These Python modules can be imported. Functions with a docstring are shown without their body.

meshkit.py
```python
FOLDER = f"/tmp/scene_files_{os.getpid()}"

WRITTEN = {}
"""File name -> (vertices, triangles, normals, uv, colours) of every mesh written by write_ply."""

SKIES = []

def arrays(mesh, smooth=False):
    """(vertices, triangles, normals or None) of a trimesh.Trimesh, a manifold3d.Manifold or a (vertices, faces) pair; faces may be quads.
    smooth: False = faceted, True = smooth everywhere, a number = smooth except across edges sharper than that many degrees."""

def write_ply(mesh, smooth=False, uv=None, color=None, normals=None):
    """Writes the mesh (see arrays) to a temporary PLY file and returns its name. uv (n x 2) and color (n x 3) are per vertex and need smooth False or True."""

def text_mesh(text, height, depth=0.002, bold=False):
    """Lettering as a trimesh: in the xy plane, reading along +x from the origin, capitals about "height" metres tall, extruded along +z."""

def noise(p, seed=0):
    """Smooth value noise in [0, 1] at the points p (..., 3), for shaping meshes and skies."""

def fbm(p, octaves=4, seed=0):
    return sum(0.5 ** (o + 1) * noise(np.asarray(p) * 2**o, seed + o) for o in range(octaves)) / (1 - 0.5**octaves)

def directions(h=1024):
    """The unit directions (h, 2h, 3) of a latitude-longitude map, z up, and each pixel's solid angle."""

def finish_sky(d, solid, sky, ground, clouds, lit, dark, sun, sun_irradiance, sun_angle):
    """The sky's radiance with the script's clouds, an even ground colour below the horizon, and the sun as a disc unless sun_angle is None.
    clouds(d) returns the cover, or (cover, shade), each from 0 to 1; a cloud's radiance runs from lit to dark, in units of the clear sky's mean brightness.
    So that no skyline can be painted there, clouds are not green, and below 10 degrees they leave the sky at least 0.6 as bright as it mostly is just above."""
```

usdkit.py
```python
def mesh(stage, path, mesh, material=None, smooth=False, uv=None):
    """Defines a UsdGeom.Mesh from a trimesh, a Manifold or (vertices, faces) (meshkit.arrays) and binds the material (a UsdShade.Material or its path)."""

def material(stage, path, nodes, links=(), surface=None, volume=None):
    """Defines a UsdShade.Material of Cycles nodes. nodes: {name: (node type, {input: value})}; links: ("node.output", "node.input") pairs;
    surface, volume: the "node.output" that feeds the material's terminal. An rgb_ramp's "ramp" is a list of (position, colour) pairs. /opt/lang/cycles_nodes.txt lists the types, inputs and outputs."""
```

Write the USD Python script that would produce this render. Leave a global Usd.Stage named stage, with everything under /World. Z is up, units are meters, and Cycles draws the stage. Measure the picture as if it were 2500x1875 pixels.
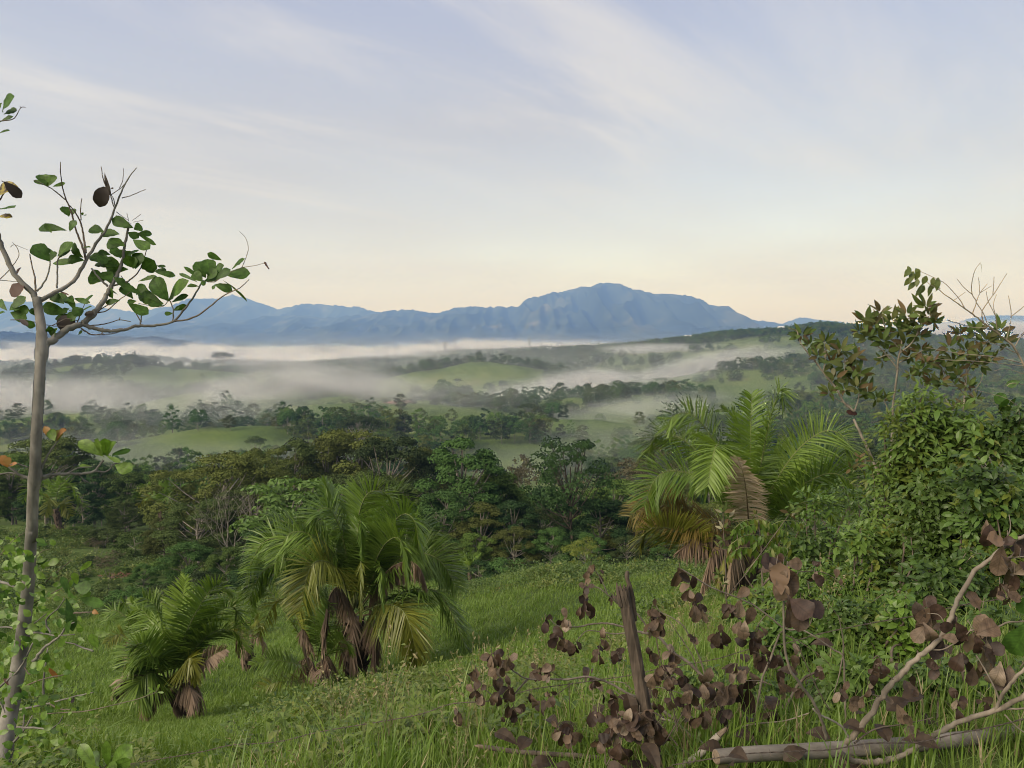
import math, random, numpy as np, trimesh, usdkit, meshkit
from scipy.interpolate import RBFInterpolator
from pxr import Usd, UsdGeom, UsdLux, UsdShade, Gf, Sdf, Vt

stage = Usd.Stage.CreateInMemory()
UsdGeom.SetStageUpAxis(stage, UsdGeom.Tokens.z)
UsdGeom.SetStageMetersPerUnit(stage, 1.0)
UsdGeom.Xform.Define(stage, '/World')
UsdGeom.Scope.Define(stage, '/World/Looks')

# ================================================================ camera, sky, sun, exposure
PITCH = math.radians(4.14)                                    # the camera looks slightly down
TX = 0.66                                                     # tangent of half the horizontal angle
FPX = 1250 / TX
SUN_EL, SUN_AZ = math.radians(36.0), math.radians(-128.0)      # azimuth from +y towards +x
SKY_STRENGTH, SUN_INTENSITY, SUN_ANGLE, EXPOSURE = 0.12, 0.4, 40.0, 1.74
cam = UsdGeom.Camera.Define(stage, '/World/camera')
cam.CreateHorizontalApertureAttr(36.0); cam.CreateVerticalApertureAttr(27.0)
cam.CreateFocalLengthAttr(18.0 / TX)
cam.CreateClippingRangeAttr(Gf.Vec2f(0.05, 60000))
cam.CreateExposureAttr(EXPOSURE)
cam.AddRotateXOp().Set(90 - math.degrees(PITCH))              # at the origin, looking along +y

def mat(name, nodes, links=(), surface=None, volume=None):
    return usdkit.material(stage, '/World/Looks/' + name, nodes, links, surface, volume)
def bind(prim, m):
    UsdShade.MaterialBindingAPI.Apply(prim).Bind(m)

dome = UsdLux.DomeLight.Define(stage, '/World/sky')
dome.CreateIntensityAttr(1.0)
dome.GetPrim().SetCustomDataByKey('kind', 'structure')
dome.GetPrim().SetCustomDataByKey('label', 'pale morning sky with thin streaked cirrus clouds')
bind(dome.GetPrim(), mat('morning_sky', {
    'sky': ('sky_texture', {'sky_type': 'single_scattering', 'sun_disc': False, 'sun_elevation': SUN_EL, 'sun_rotation': SUN_AZ,
                            'altitude': 100, 'air_density': 1.0, 'aerosol_density': 1.0, 'ozone_density': 1.0}),
    'tc': ('texture_coordinate', {}),
    'sep': ('separate_xyz', {}),
    # thin high veil of cloud: grey lavender overhead, cream low down
    'zc': ('math', {'math_type': 'maximum', 'value2': 0.0}),
    'veil': ('rgb_ramp', {'ramp': [(0.0, (1.9, 1.68, 1.24)), (0.05, (1.84, 1.7, 1.43)), (0.12, (1.68, 1.58, 1.474)), (0.22, (1.44, 1.422, 1.507)), (0.37, (1.136, 1.185, 1.499)), (0.6, (1.4, 1.383, 1.539)), (1.0, (1.6, 1.58, 1.701))]}),
    # cirrus: noise on a flat layer far above, drawn out along the wind
    'zs': ('math', {'math_type': 'add', 'value2': 0.10}),
    'px': ('math', {'math_type': 'divide'}), 'py': ('math', {'math_type': 'divide'}),
    'cxy': ('combine_xyz', {}),
    'map0': ('mapping', {'rotation': (0, 0, math.radians(-50))}),
    'map1': ('mapping', {'scale': (0.42, 1.9, 1), 'location': (0.4, 0.9, 0)}),
    'n1': ('noise_texture', {'scale': 1.0, 'detail': 7, 'roughness': 0.6, 'distortion': 0.7}),
    'r1': ('map_range', {'range_type': 'smoothstep', 'from_min': 0.42, 'from_max': 0.74, 'to_min': 0, 'to_max': 0.5, 'clamp': True}),
    'map2': ('mapping', {'scale': (0.35, 0.35, 1), 'location': (1.1, 4.6, 0)}),
    'n2': ('noise_texture', {'scale': 1.0, 'detail': 3, 'roughness': 0.5}),
    'r2': ('map_range', {'range_type': 'smoothstep', 'from_min': 0.34, 'from_max': 0.58, 'to_min': 0.0, 'to_max': 1.0, 'clamp': True}),
    'cov': ('math', {'math_type': 'multiply'}),
    'vf': ('map_range', {'from_min': 0.3, 'from_max': 0.7, 'to_min': 0.84, 'to_max': 0.97, 'clamp': True}),
    'mixv': ('mix_color', {'blend_type': 'mix'}),
    'mixc': ('mix_color', {'blend_type': 'mix', 'b': (2.3, 2.16, 1.95)}),
    'bg': ('background_shader', {'strength': SKY_STRENGTH})},
    [('tc.generated', 'sep.vector'), ('sep.z', 'zc.value1'), ('zc.value', 'veil.fac'), ('zc.value', 'zs.value1'),
     ('sep.x', 'px.value1'), ('zs.value', 'px.value2'), ('sep.y', 'py.value1'), ('zs.value', 'py.value2'),
     ('px.value', 'cxy.x'), ('py.value', 'cxy.y'), ('cxy.vector', 'map0.vector'), ('map0.vector', 'map1.vector'), ('map1.vector', 'n1.vector'), ('n1.fac', 'r1.value'),
     ('cxy.vector', 'map2.vector'), ('map2.vector', 'n2.vector'), ('n2.fac', 'r2.value'), ('r1.result', 'cov.value1'), ('r2.result', 'cov.value2'),
     ('n2.fac', 'vf.value'), ('vf.result', 'mixv.fac'), ('sky.color', 'mixv.a'), ('veil.color', 'mixv.b'),
     ('cov.value', 'mixc.fac'), ('mixv.result', 'mixc.a'), ('mixc.result', 'bg.color')], surface='bg.background'))

sun = UsdLux.DistantLight.Define(stage, '/World/sun')
sun.CreateIntensityAttr(SUN_INTENSITY); sun.CreateAngleAttr(SUN_ANGLE); sun.CreateNormalizeAttr(True)
sun.CreateColorAttr(Gf.Vec3f(1.0, 0.90, 0.76))
sun.AddRotateZOp().Set(-math.degrees(SUN_AZ)); sun.AddRotateXOp().Set(-(90 - math.degrees(SUN_EL)))

# ================================================================ helpers
def W(u, v, y):
    """The point at depth y (metres ahead) that lies in the direction of the photograph's point u, v (2500 x 1875)."""
    dx, dz = (u - 1250) / FPX, -(v - 937.5) / FPX
    fy, fz = math.cos(PITCH) + dz * math.sin(PITCH), -math.sin(PITCH) + dz * math.cos(PITCH)
    return np.array([dx * y / fy, y, fz * y / fy])

names_used = {}
def numbered(name, parent='/World'):
    k = names_used.get((parent, name), 0); names_used[(parent, name)] = k + 1
    return name if k == 0 else f'{name}_{k:03d}'
def path_of(parent):
    return '/World' if parent is None else str(parent.GetPath())
def data(prim, **kw):
    for k, val in kw.items():
        if val: prim.SetCustomDataByKey(k, val)
    return prim
def obj(name, mesh, m, parent=None, smooth=False, uv=None, **kw):
    pp = path_of(parent)
    g = usdkit.mesh(stage, pp + '/' + numbered(name, pp), mesh, m, smooth=smooth, uv=uv)
    return data(g.GetPrim(), **kw)
def thing(name, label, category, loc=(0, 0, 0), rotz=0.0, scale=1.0, group=None, kind=None):
    x = UsdGeom.Xform.Define(stage, '/World/' + numbered(name))
    x.AddTranslateOp().Set(Gf.Vec3d(*map(float, loc)))
    if rotz: x.AddRotateZOp().Set(math.degrees(rotz))
    if np.ndim(scale) or scale != 1.0:
        s = np.broadcast_to(scale, 3); x.AddScaleOp().Set(Gf.Vec3f(*map(float, s)))
    return data(x.GetPrim(), label=label, category=category, group=group, kind=kind)

class MB:
    """Collects triangles for one mesh."""
    def __init__(s): s.v, s.f, s.n = [], [], 0
    def add(s, v, f):
        v = np.asarray(v, float); f = np.asarray(f, int)
        if f.shape[1] == 4: f = np.vstack([f[:, [0, 1, 2]], f[:, [0, 2, 3]]])
        s.v.append(v); s.f.append(f + s.n); s.n += len(v)
    def mesh(s): return np.vstack(s.v), np.vstack(s.f)
def unit(a):
    a = np.asarray(a, float); return a / np.maximum(np.linalg.norm(a, axis=-1, keepdims=True), 1e-12)
def tube(pts, radii, sides=6, cap=True, rough=0.0, seed=0):
    pts = np.asarray(pts, float); n = len(pts); radii = np.broadcast_to(radii, n)
    t = unit(np.gradient(pts, axis=0))
    ref = np.array([0, 0, 1.0]) if abs(t[0, 2]) < 0.9 else np.array([1.0, 0, 0])
    a = unit(np.cross(t[0], ref)); A = []
    for i in range(n):
        a = unit(a - t[i] * (a @ t[i])); A.append(a)
    A = np.array(A); B = np.cross(t, A)
    th = np.arange(sides) / sides * 2 * np.pi
    ring = A[:, None] * np.cos(th)[None, :, None] + B[:, None] * np.sin(th)[None, :, None]
    rr = radii[:, None] * np.ones(sides)
    if rough:
        q = pts[:, None] + ring * radii[:, None, None]
        rr = rr * (1 + rough * (meshkit.fbm(q * 1.2 / max(radii.max(), 1e-3), 3, seed) - 0.5) * 2)
    v = pts[:, None] + ring * rr[..., None]
    v = v.reshape(-1, 3)
    i = np.arange(n - 1)[:, None] * sides; j = np.arange(sides)[None]; k = (j + 1) % sides
    f = np.stack([i + j, i + k, i + sides + k, i + sides + j], -1).reshape(-1, 4)
    f = np.vstack([f[:, [0, 1, 2]], f[:, [0, 2, 3]]])
    if cap:
        v = np.vstack([v, pts[0], pts[-1]]); c0, c1 = n * sides, n * sides + 1; b = (n - 1) * sides
        j = np.arange(sides); k = (j + 1) % sides
        f = np.vstack([f, np.stack([np.full(sides, c0), k, j], 1), np.stack([np.full(sides, c1), b + j, b + k], 1)])
    return v, f
def spline(P, n):
    """Catmull-Rom through the points P (rows may carry extra columns such as radii)."""
    P = np.asarray(P, float)
    if len(P) == 2: return P[0] + (P[1] - P[0]) * np.linspace(0, 1, n)[:, None]
    Q = np.vstack([2 * P[0] - P[1], P, 2 * P[-1] - P[-2]])
    d = np.concatenate([[0], np.cumsum(np.linalg.norm(np.diff(P[:, :3], axis=0), axis=1))]); s = np.linspace(0, d[-1], n)
    k = np.clip(np.searchsorted(d, s, 'right') - 1, 0, len(P) - 2); t = ((s - d[k]) / np.maximum(d[k + 1] - d[k], 1e-9))[:, None]
    a, b, c, e = Q[k], Q[k + 1], Q[k + 2], Q[k + 3]
    return 0.5 * (2 * b + (c - a) * t + (2 * a - 5 * b + 4 * c - e) * t * t + (3 * b - a - 3 * c + e) * t ** 3)

# ================================================================ terrain
def hill(x, y, cx, cy, rx, ry, h, rot=0.0, p=1.0):
    c, s = math.cos(rot), math.sin(rot); X, Y = x - cx, y - cy
    return h * np.exp(-(((X * c + Y * s) / rx) ** 2 + ((-X * s + Y * c) / ry) ** 2) ** p)
GROUND = [  # (u, [(depth, height or v as ('v', v))...])
    (-250, [(1, -1.65), (2.5, -1.9), (5, -2.9), (10, -5.6), (19, -10), (30, -14.5), (45, -19.5), (60, -22.5), (80, -25.5), (105, -28), (160, -42), (250, -56), (400, -68), (700, -78), (1200, -75), (1700, -68), (2500, -120), (4000, -160), (9000, -160)]),
    (60, [(2.5, -1.85), (4.7, -2.75), (10, -5.7), (19, -9.95), (30, -14.6), (45, -19.2), (60, -22.2), (80, -25.2), (105, -27.8), (160, -42), (250, -56), (400, -68), (700, -78), (1200, -72), (1700, -66), (2500, -120), (4000, -160), (9000, -160)]),
    (415, [(2.5, -2.0), (5, -3.0), (10, -5.7), (19, -9.85), (28, -13.4), (40, -16.8), (55, -20.5), (75, -25), (105, -30), (160, -44), (250, -56), (400, -68), (700, -78), (1200, -70), (1700, -64), (2500, -120), (4000, -160), (9000, -160)]),
    (870, [(1.5, -1.65), (3, -2.05), (5, -2.8), (8, -4.05), (14, -6.9), (25, -11.6), (34, -14.6), (45, -17.6), (58, -20), (75, -25), (105, -32), (160, -46), (250, -58), (400, -68), (700, -76), (1200, -70), (1700, -64), (2500, -120), (4000, -160), (9000, -160)]),
    (1350, [(1.5, -1.65), (3, -2.0), (5, -2.65), (8, -3.85), (13, -6.0), (20, -8.6), (30, -11.1), (40, -13.2), (48, -15.5), (58, -19.5), (75, -25), (105, -33), (160, -46), (250, -58), (400, -68), (700, -76), (1200, -66), (1700, -44), (2500, -110), (4000, -160), (9000, -160)]),
    (1800, [(1.5, -1.64), (3, -1.93), (5, -2.4), (8, -3.3), (12, -4.5), (18, -6.3), (28, -9.3), (38, -12.2), (50, -16.5), (75, -24), (105, -31), (160, -44), (250, -56), (400, -66), (700, -70), (1200, -40), (1600, -14), (2500, -100), (4000, -160), (9000, -160)]),
    (2300, [(1.5, -1.62), (3, -1.88), (5, -2.2), (8, -2.8), (12, -3.5), (20, -5.2), (35, -10), (50, -15), (75, -22), (105, -29), (160, -40), (250, -50), (400, -58), (700, -60), (1200, -34), (1600, -10), (2500, -90), (4000, -160), (9000, -160)]),
    (2750, [(1.5, -1.6), (3, -1.8), (6, -2.2), (12, -3.2), (20, -5), (35, -9), (60, -15), (105, -25), (250, -45), (700, -55), (1600, -10), (2500, -90), (4000, -160), (9000, -160)]),
]
cp, cz = [], []
for u, col in GROUND:
    for y, z in col:
        x = (u - 1250) / FPX * y
        cp.append((math.atan2(x, y) * 2.2, math.log(math.hypot(x, y)))); cz.append(-z / math.hypot(x, y))
for th, col in ((80, [(1.5, -1.55), (6, -1.6), (30, -5), (100, -18), (700, -45), (2500, -100), (9000, -160)]), (-80, [(1.5, -1.7), (6, -3), (30, -12), (100, -28), (700, -70), (2500, -120), (9000, -160)]),
                (130, [(1.5, -1.55), (6, -1.4), (30, -1), (100, -6), (700, -40), (9000, -160)]), (-130, [(1.5, -1.6), (6, -1.9), (30, -4), (100, -12), (700, -50), (9000, -160)]),
                (179, [(1.5, -1.55), (6, -1.4), (30, -1.2), (100, -6), (700, -40), (9000, -160)]), (-179, [(1.5, -1.55), (6, -1.4), (30, -1.2), (100, -6), (700, -40), (9000, -160)])):
    for r, z in col:
        cp.append((math.radians(th) * 2.2, math.log(r))); cz.append(-z / r)
rbf = RBFInterpolator(np.array(cp), np.array(cz), kernel='linear', smoothing=0.002, neighbors=40)
def XY(u, y): return (u - 1250) / FPX * y, y
FAR_HILLS = []  # (u, depth, half-width, half-depth, height, rotation)
def far(u, y, rx, ry, h, rot=0.0):
    x, y = XY(u, y); FAR_HILLS.append((x, y, rx, ry, h, rot))
far(1215, 900, 105, 80, 26, -0.25); far(700, 900, 90, 70, 22); far(480, 700, 80, 60, 18, .4); far(1700, 600, 70, 55, 16); far(1350, 620, 60, 45, 14); far(200, 980, 120, 80, 20); far(900, 600, 70, 50, 13); far(1000, 860, 95, 60, 17, 0.2); far(1420, 470, 70, 50, 14, 0.5); far(1080, 560, 60, 60, 10)
far(560, 420, 70, 60, 11, 0.3); far(330, 560, 110, 70, 16, 0.1); far(420, 1050, 180, 90, 20); far(60, 1350, 180, 120, 8); far(330, 1550, 110, 100, 14)
far(1900, 820, 150, 90, 22); far(1500, 1250, 220, 120, 22); far(820, 1300, 200, 120, 18); far(1560, 700, 60, 60, 12)
far(870, 400, 90, 45, 12, 0.1)
RIDGE = [(-300, 1600, -78), (0, 1650, -90), (180, 1650, -86), (330, 1600, -74), (480, 1650, -88), (650, 1700, -90), (800, 1700, -88), (950, 1700, -80), (1100, 1700, -64), (1250, 1700, -58), (1400, 1700, -53), (1520, 1700, -46), (1650, 1650, -32), (1760, 1650, -18), (1900, 1600, -12), (2000, 1600, 0), (2100, 1600, -6), (2250, 1600, -22), (2400, 1600, -45), (2700, 1600, -40)]
rx_ = np.array([(u - 1250) / FPX for u, _, _ in RIDGE]); rz_ = np.array([z for _, _, z in RIDGE]); ry_ = np.array([y for _, y, _ in RIDGE])
def ground_z(x, y):
    x, y = np.asarray(x, float), np.asarray(y, float); sh = np.broadcast(x, y).shape
    x, y = np.broadcast_to(x, sh).ravel(), np.broadcast_to(y, sh).ravel()
    r = np.maximum(np.hypot(x, y), 0.6)
    z = -rbf(np.stack([np.arctan2(x, y) * 2.2, np.log(r)], 1)) * r
    P = np.stack([x, y, 0 * x], 1)
    z = z + 0.10 * (meshkit.fbm(P / 1.7, 3, 5) - .5) * np.clip(r / 6, 0.3, 1) + 1.3 * (meshkit.fbm(P / 9, 3, 3) - .5) * np.clip((r - 8) / 25, 0, 1)
    z = z + 9 * (meshkit.fbm(P / 90, 4, 8) - .5) * np.clip((r - 110) / 200, 0, 1) + 26 * (meshkit.fbm(P / 330, 4, 9) - .5) * np.clip((r - 300) / 700, 0, 1)
    for cx, cy, hx, hy, h, rot in FAR_HILLS: z = z + hill(x, y, cx, cy, hx, hy, h, rot)
    a = x / np.maximum(y, 1); crest = np.interp(a, rx_, rz_); cy = np.interp(a, rx_, ry_)
    k = np.exp(-((y - cy) / np.where(y < cy, 420, 330)) ** 2) * (y > 50) * (np.abs(a) < 1.2)
    return (z * (1 - k) + (crest + 7 * (meshkit.fbm(P / 120, 3, 21) - .5)) * k).reshape(sh)

def grid_faces(nr, nc):
    i, j = np.meshgrid(np.arange(nr - 1), np.arange(nc - 1), indexing='ij'); a = i * nc + j
    return np.stack([a, a + 1, a + nc + 1, a + nc], -1).reshape(-1, 4)
front = np.radians(np.linspace(-46, 46, 300)); back = np.radians(np.linspace(46, 314, 68)[1:-1])
TH = np.concatenate([front, back, front[:1] + 2 * np.pi]); RR = np.concatenate([[0.6], np.geomspace(1.0, 9800, 420)])
gx, gy = RR[:, None] * np.sin(TH), RR[:, None] * np.cos(TH)
gz = ground_z(gx, gy)
gv = np.stack([gx, gy, gz], -1).reshape(-1, 3)
gf = grid_faces(len(RR), len(TH))
gv = np.vstack([gv, [0, 0, gz[0].mean()]]); nth = len(TH)
gf = np.vstack([np.vstack([gf[:, [0, 2, 1]], gf[:, [0, 3, 2]]]), np.stack([np.full(nth - 1, len(gv) - 1), np.arange(1, nth), np.arange(nth - 1)], 1)])
m_ground = mat('pasture_ground', {
    'geo': ('geometry', {}), 'n1': ('noise_texture', {'scale': 0.02, 'detail': 5, 'roughness': 0.6}), 'n2': ('noise_texture', {'scale': 1.3, 'detail': 4, 'roughness': 0.7}),
    'r1': ('rgb_ramp', {'ramp': [(0.30, (0.040, 0.062, 0.017)), (0.46, (0.070, 0.105, 0.024)), (0.60, (0.095, 0.125, 0.032)), (0.75, (0.125, 0.12, 0.05))]}),
    'r2': ('rgb_ramp', {'ramp': [(0.3, (0.55, 0.55, 0.5)), (0.7, (1.25, 1.25, 1.2))]}),
    'mx': ('mix_color', {'blend_type': 'multiply', 'fac': 0.8}),
    'p': ('principled_bsdf', {'roughness': 0.9, 'specular_ior_level': 0.1})},
    [('geo.position', 'n1.vector'), ('geo.position', 'n2.vector'), ('n1.fac', 'r1.fac'), ('n2.fac', 'r2.fac'), ('r1.color', 'mx.a'), ('r2.color', 'mx.b'), ('mx.result', 'p.base_color')], surface='p.BSDF')
obj('ground', (gv, gf), m_ground, smooth=True, kind='structure', label='green pasture hillside falling away to the valley')

# ---------------------------------------------------------------- mountains (ridge lines read off the photograph, built at their distance)
def mountain(name, ridge, dist, foot, base_z, m, label, seed, back=2500, gul=0.8):
    """A range: its crest follows the ridge line at the distance dist; spurs and gullies run down to the foot, nearer to the camera."""
    R = np.array(ridge, float); us = np.arange(R[0, 0], R[-1, 0] + 1, 3.0); vs = np.interp(us, R[:, 0], R[:, 1])
    crest = np.array([W(u, v, dist) for u, v in zip(us, vs)])
    crest[:, 2] += 55 * (meshkit.fbm(np.stack([us / 9, 0 * us, 0 * us], 1), 3, seed) - .5)
    n = 150; rows = []
    for t in np.linspace(0, 1, n):
        y = dist + (foot - dist) * t
        x = crest[:, 0]
        q = np.stack([x / 900, np.full_like(x, y / 2600), 0 * x], 1)
        warp = 0.5 * (meshkit.fbm(q * 0.8, 3, seed + 7) - .5)
        X_ = x + warp * 1500 * t; ridgy = .6 * (1 - np.abs(2 * meshkit.fbm(np.stack([X_ / 900, np.full_like(x, y / 5200), 0 * x], 1), 2, seed + 3) - 1) * 2) + .4 * (1 - np.abs(2 * meshkit.fbm(np.stack([X_ / 300, np.full_like(x, y / 1900), 0 * x], 1), 3, seed + 5) - 1) * 2)
        prof = (1 - t) ** 1.15
        h = crest[:, 2] - base_z
        z = base_z + h * np.clip(prof + gul * (ridgy - 0.62) * np.sin(np.pi * t ** .75) ** 0.8, 0, prof * 0.2 + 0.8)
        z = np.minimum(z, crest[:, 2] * y / dist - 18 * t)       # never above the line of the crest
        rows.append(np.stack([x, np.full_like(x, y), z], 1))
    for t in (0.1, 0.35, 0.7, 1.0):
        rows.insert(0, np.stack([crest[:, 0], np.full(len(us), dist + back * t), base_z + (crest[:, 2] - base_z) * (1 - t) ** 1.3], 1))
    v = np.vstack(rows); return obj(name, (v, grid_faces(len(rows), len(us))), m, smooth=True, kind='structure', label=label)
m_mount = mat('mountain_forest', {
    'geo': ('geometry', {}), 'n1': ('noise_texture', {'scale': 0.0016, 'detail': 8, 'roughness': 0.62}), 'n2': ('noise_texture', {'scale': 0.02, 'detail': 3}),
    'r1': ('rgb_ramp', {'ramp': [(0.35, (0.016, 0.022, 0.012)), (0.5, (0.03, 0.04, 0.02)), (0.62, (0.06, 0.066, 0.036)), (0.74, (0.14, 0.125, 0.09))]}),
    'p': ('principled_bsdf', {'roughness': 1.0, 'specular_ior_level': 0.0})},
    [('geo.position', 'n1.vector'), ('n1.fac', 'r1.fac'), ('r1.color', 'p.base_color')], surface='p.BSDF')
SKYLINE = [(-500, 745), (-200, 752), (0, 745), (51, 736), (130, 738), (211, 741), (236, 749), (330, 762), (456, 741), (506, 728), (532, 730), (565, 720), (591, 725), (633, 739), (679, 756), (696, 751), (734, 742), (800, 745), (877, 750), (898, 757), (942, 765), (1000, 775), (1200, 800)]
mountain('mountain', SKYLINE, 15200, 11000, -160, m_mount, 'long blue mountain range behind the left half of the valley', 11)
MAIN = [(300, 800), (500, 786), (640, 778), (700, 770), (780, 775), (850, 772), (922, 766), (945, 764), (963, 759), (999, 755), (1028, 759), (1046, 765), (1081, 762), (1109, 752), (1150, 748), (1190, 750), (1264, 748), (1284, 733), (1294, 725), (1313, 726), (1341, 714), (1382, 711), (1414, 701), (1435, 703), (1455, 694), (1479, 691), (1500, 696), (1512, 703), (1544, 709), (1573, 717), (1630, 720), (1658, 722), (1679, 733), (1700, 744), (1729, 750), (1763, 760), (1797, 772), (1865, 785), (1899, 792), (2000, 812), (2100, 822)]
mountain('mountain', MAIN, 13000, 8200, -160, m_mount, 'tall blue mountain with a long jagged crest in the centre', 23)
mountain('mountain', [(1700, 812), (1850, 793), (1884, 789), (1907, 795), (1937, 781), (1964, 774), (1990, 779), (2017, 791), (2080, 800), (2200, 800), (2302, 787), (2340, 785), (2397, 774), (2442, 769), (2488, 774), (2600, 762), (3000, 770)], 15000, 11000, -160, m_mount, 'far blue mountain range low on the right horizon', 37)
mountain('foothill', [(-500, 822), (-100, 816), (0, 812), (120, 818), (210, 822), (300, 822), (420, 829), (470, 838), (540, 846), (640, 851), (760, 858)], 5200, 4200, -160, m_mount, 'low hazy green foothills above the fog on the left', 41, back=1200, gul=0.15)

# ---------------------------------------------------------------- air: blue morning haze over the whole scene
m_haze = mat('morning_haze', {'v': ('principled_volume', {'color': (0.24, 0.44, 1.0), 'density': 10.0e-5, 'anisotropy': 0.1, 'absorption_color': (1, 1, 1)})}, volume='v.volume')
hz = trimesh.creation.box(bounds=[[-16000, -3000, -175], [16000, 18200, 950]])
obj('haze', (hz.vertices, hz.faces), m_haze, kind='stuff', label='thin blue morning haze over the valley')
# ---------------------------------------------------------------- fog banks in the valley: soft-edged bodies of noise density
def fog_look(name, dens, nscale, lo, hi, edge, aniso=0.12, stretch=(1, 1, 2.2), seed=0.0, gain=1.0):
    return mat(name, {
        'tc': ('texture_coordinate', {}), 'geo': ('geometry', {}),
        'len': ('vector_math', {'math_type': 'length'}),
        'fall': ('map_range', {'range_type': 'smoothstep', 'from_min': 1.0, 'from_max': edge, 'to_min': 0.0, 'to_max': 1.0, 'clamp': True}),
        'map': ('mapping', {'scale': tuple(nscale * s for s in stretch), 'location': (seed, seed * 0.7, seed * 0.3)}),
        'n': ('noise_texture', {'scale': 1.0, 'detail': 5.0, 'roughness': 0.6, 'distortion': 1.1}),
        'add': ('math', {'math_type': 'multiply'}),
        'thr': ('map_range', {'range_type': 'smoothstep', 'from_min': lo, 'from_max': hi, 'to_min': 0.0, 'to_max': dens, 'clamp': True}),
        'sum': ('math', {'math_type': 'add'}), 'sub': ('math', {'math_type': 'subtract', 'value2': 0.5}), 'gain': ('math', {'math_type': 'multiply', 'value2': gain}),
        'v': ('principled_volume', {'color': (0.90, 0.955, 1.0), 'anisotropy': aniso, 'absorption_color': (1, 1, 1)})},
        [('tc.object', 'len.vector1'), ('len.value', 'fall.value'), ('geo.position', 'map.vector'), ('map.vector', 'n.vector'),
         ('n.fac', 'sub.value1'), ('sub.value', 'gain.value1'), ('gain.value', 'sum.value1'), ('fall.result', 'sum.value2'), ('sum.value', 'thr.value'), ('thr.result', 'add.value1'), ('fall.result', 'add.value2'), ('add.value', 'v.density')], volume='v.volume')
ball = trimesh.creation.icosphere(3, 1.0)
def fog_bank(loc, size, rotz, look, label, tilt=0.0):
    t = UsdGeom.Mesh(obj('fog_bank', (ball.vertices, ball.faces), look, kind='stuff', label=label, category='fog'))
    t.AddTranslateOp().Set(Gf.Vec3d(*map(float, loc))); t.AddRotateZOp().Set(rotz)
    if tilt: t.AddRotateYOp().Set(tilt)
    t.AddScaleOp().Set(Gf.Vec3f(*map(float, size)))
fog_sea = fog_look('fog_sea', 0.0085, 1 / 220, 0.1, 0.65, 0.3, gain=2.2)
fog_mid = fog_look('fog_valley', 0.013, 1 / 130, 0.28, 1.05, 0.15, stretch=(.6, 1, 1.8), seed=3.1, gain=3.0)
fog_wisp = fog_look('fog_wisp', 0.020, 1 / 85, 0.34, 1.15, 0.10, stretch=(.55, 1, 1.5), seed=7.7, gain=3.4)
fog_thin = fog_look('fog_thin', 0.0038, 1 / 70, 0.42, 1.0, 0.05, stretch=(.6, 1, 1.4), seed=2.2, gain=2.5)
def bank_at(u, y, rx, ry, rz, h, look, label, rot=0, tilt=0):
    x, y_ = XY(u, y); fog_bank((x, y_, float(ground_z(x, y_)) + h), (rx, ry, rz), rot, look, label, tilt)
fog_bank(W(500, 872, 2750), (1900, 680, 52), 0, fog_sea, 'white sea of fog behind the wooded ridge under the mountains')
fog_bank(W(1250, 850, 2600), (700, 420, 50), 0, fog_wisp, 'white plume of fog rising behind the ridge in the centre')
fog_bank(W(2420, 812, 2900), (700, 500, 60), 0, fog_sea, 'white fog behind the bare branches low on the right horizon')
bank_at(60, 600, 330, 130, 28, 18, fog_mid, 'thick grey fog filling the valley on the left behind the slim tree')
bank_at(600, 680, 220, 100, 24, 14, fog_mid, 'fog spreading over the pasture left of centre')
bank_at(480, 520, 190, 100, 24, 10, fog_thin, 'thin low fog over the near pasture left of centre')
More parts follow.
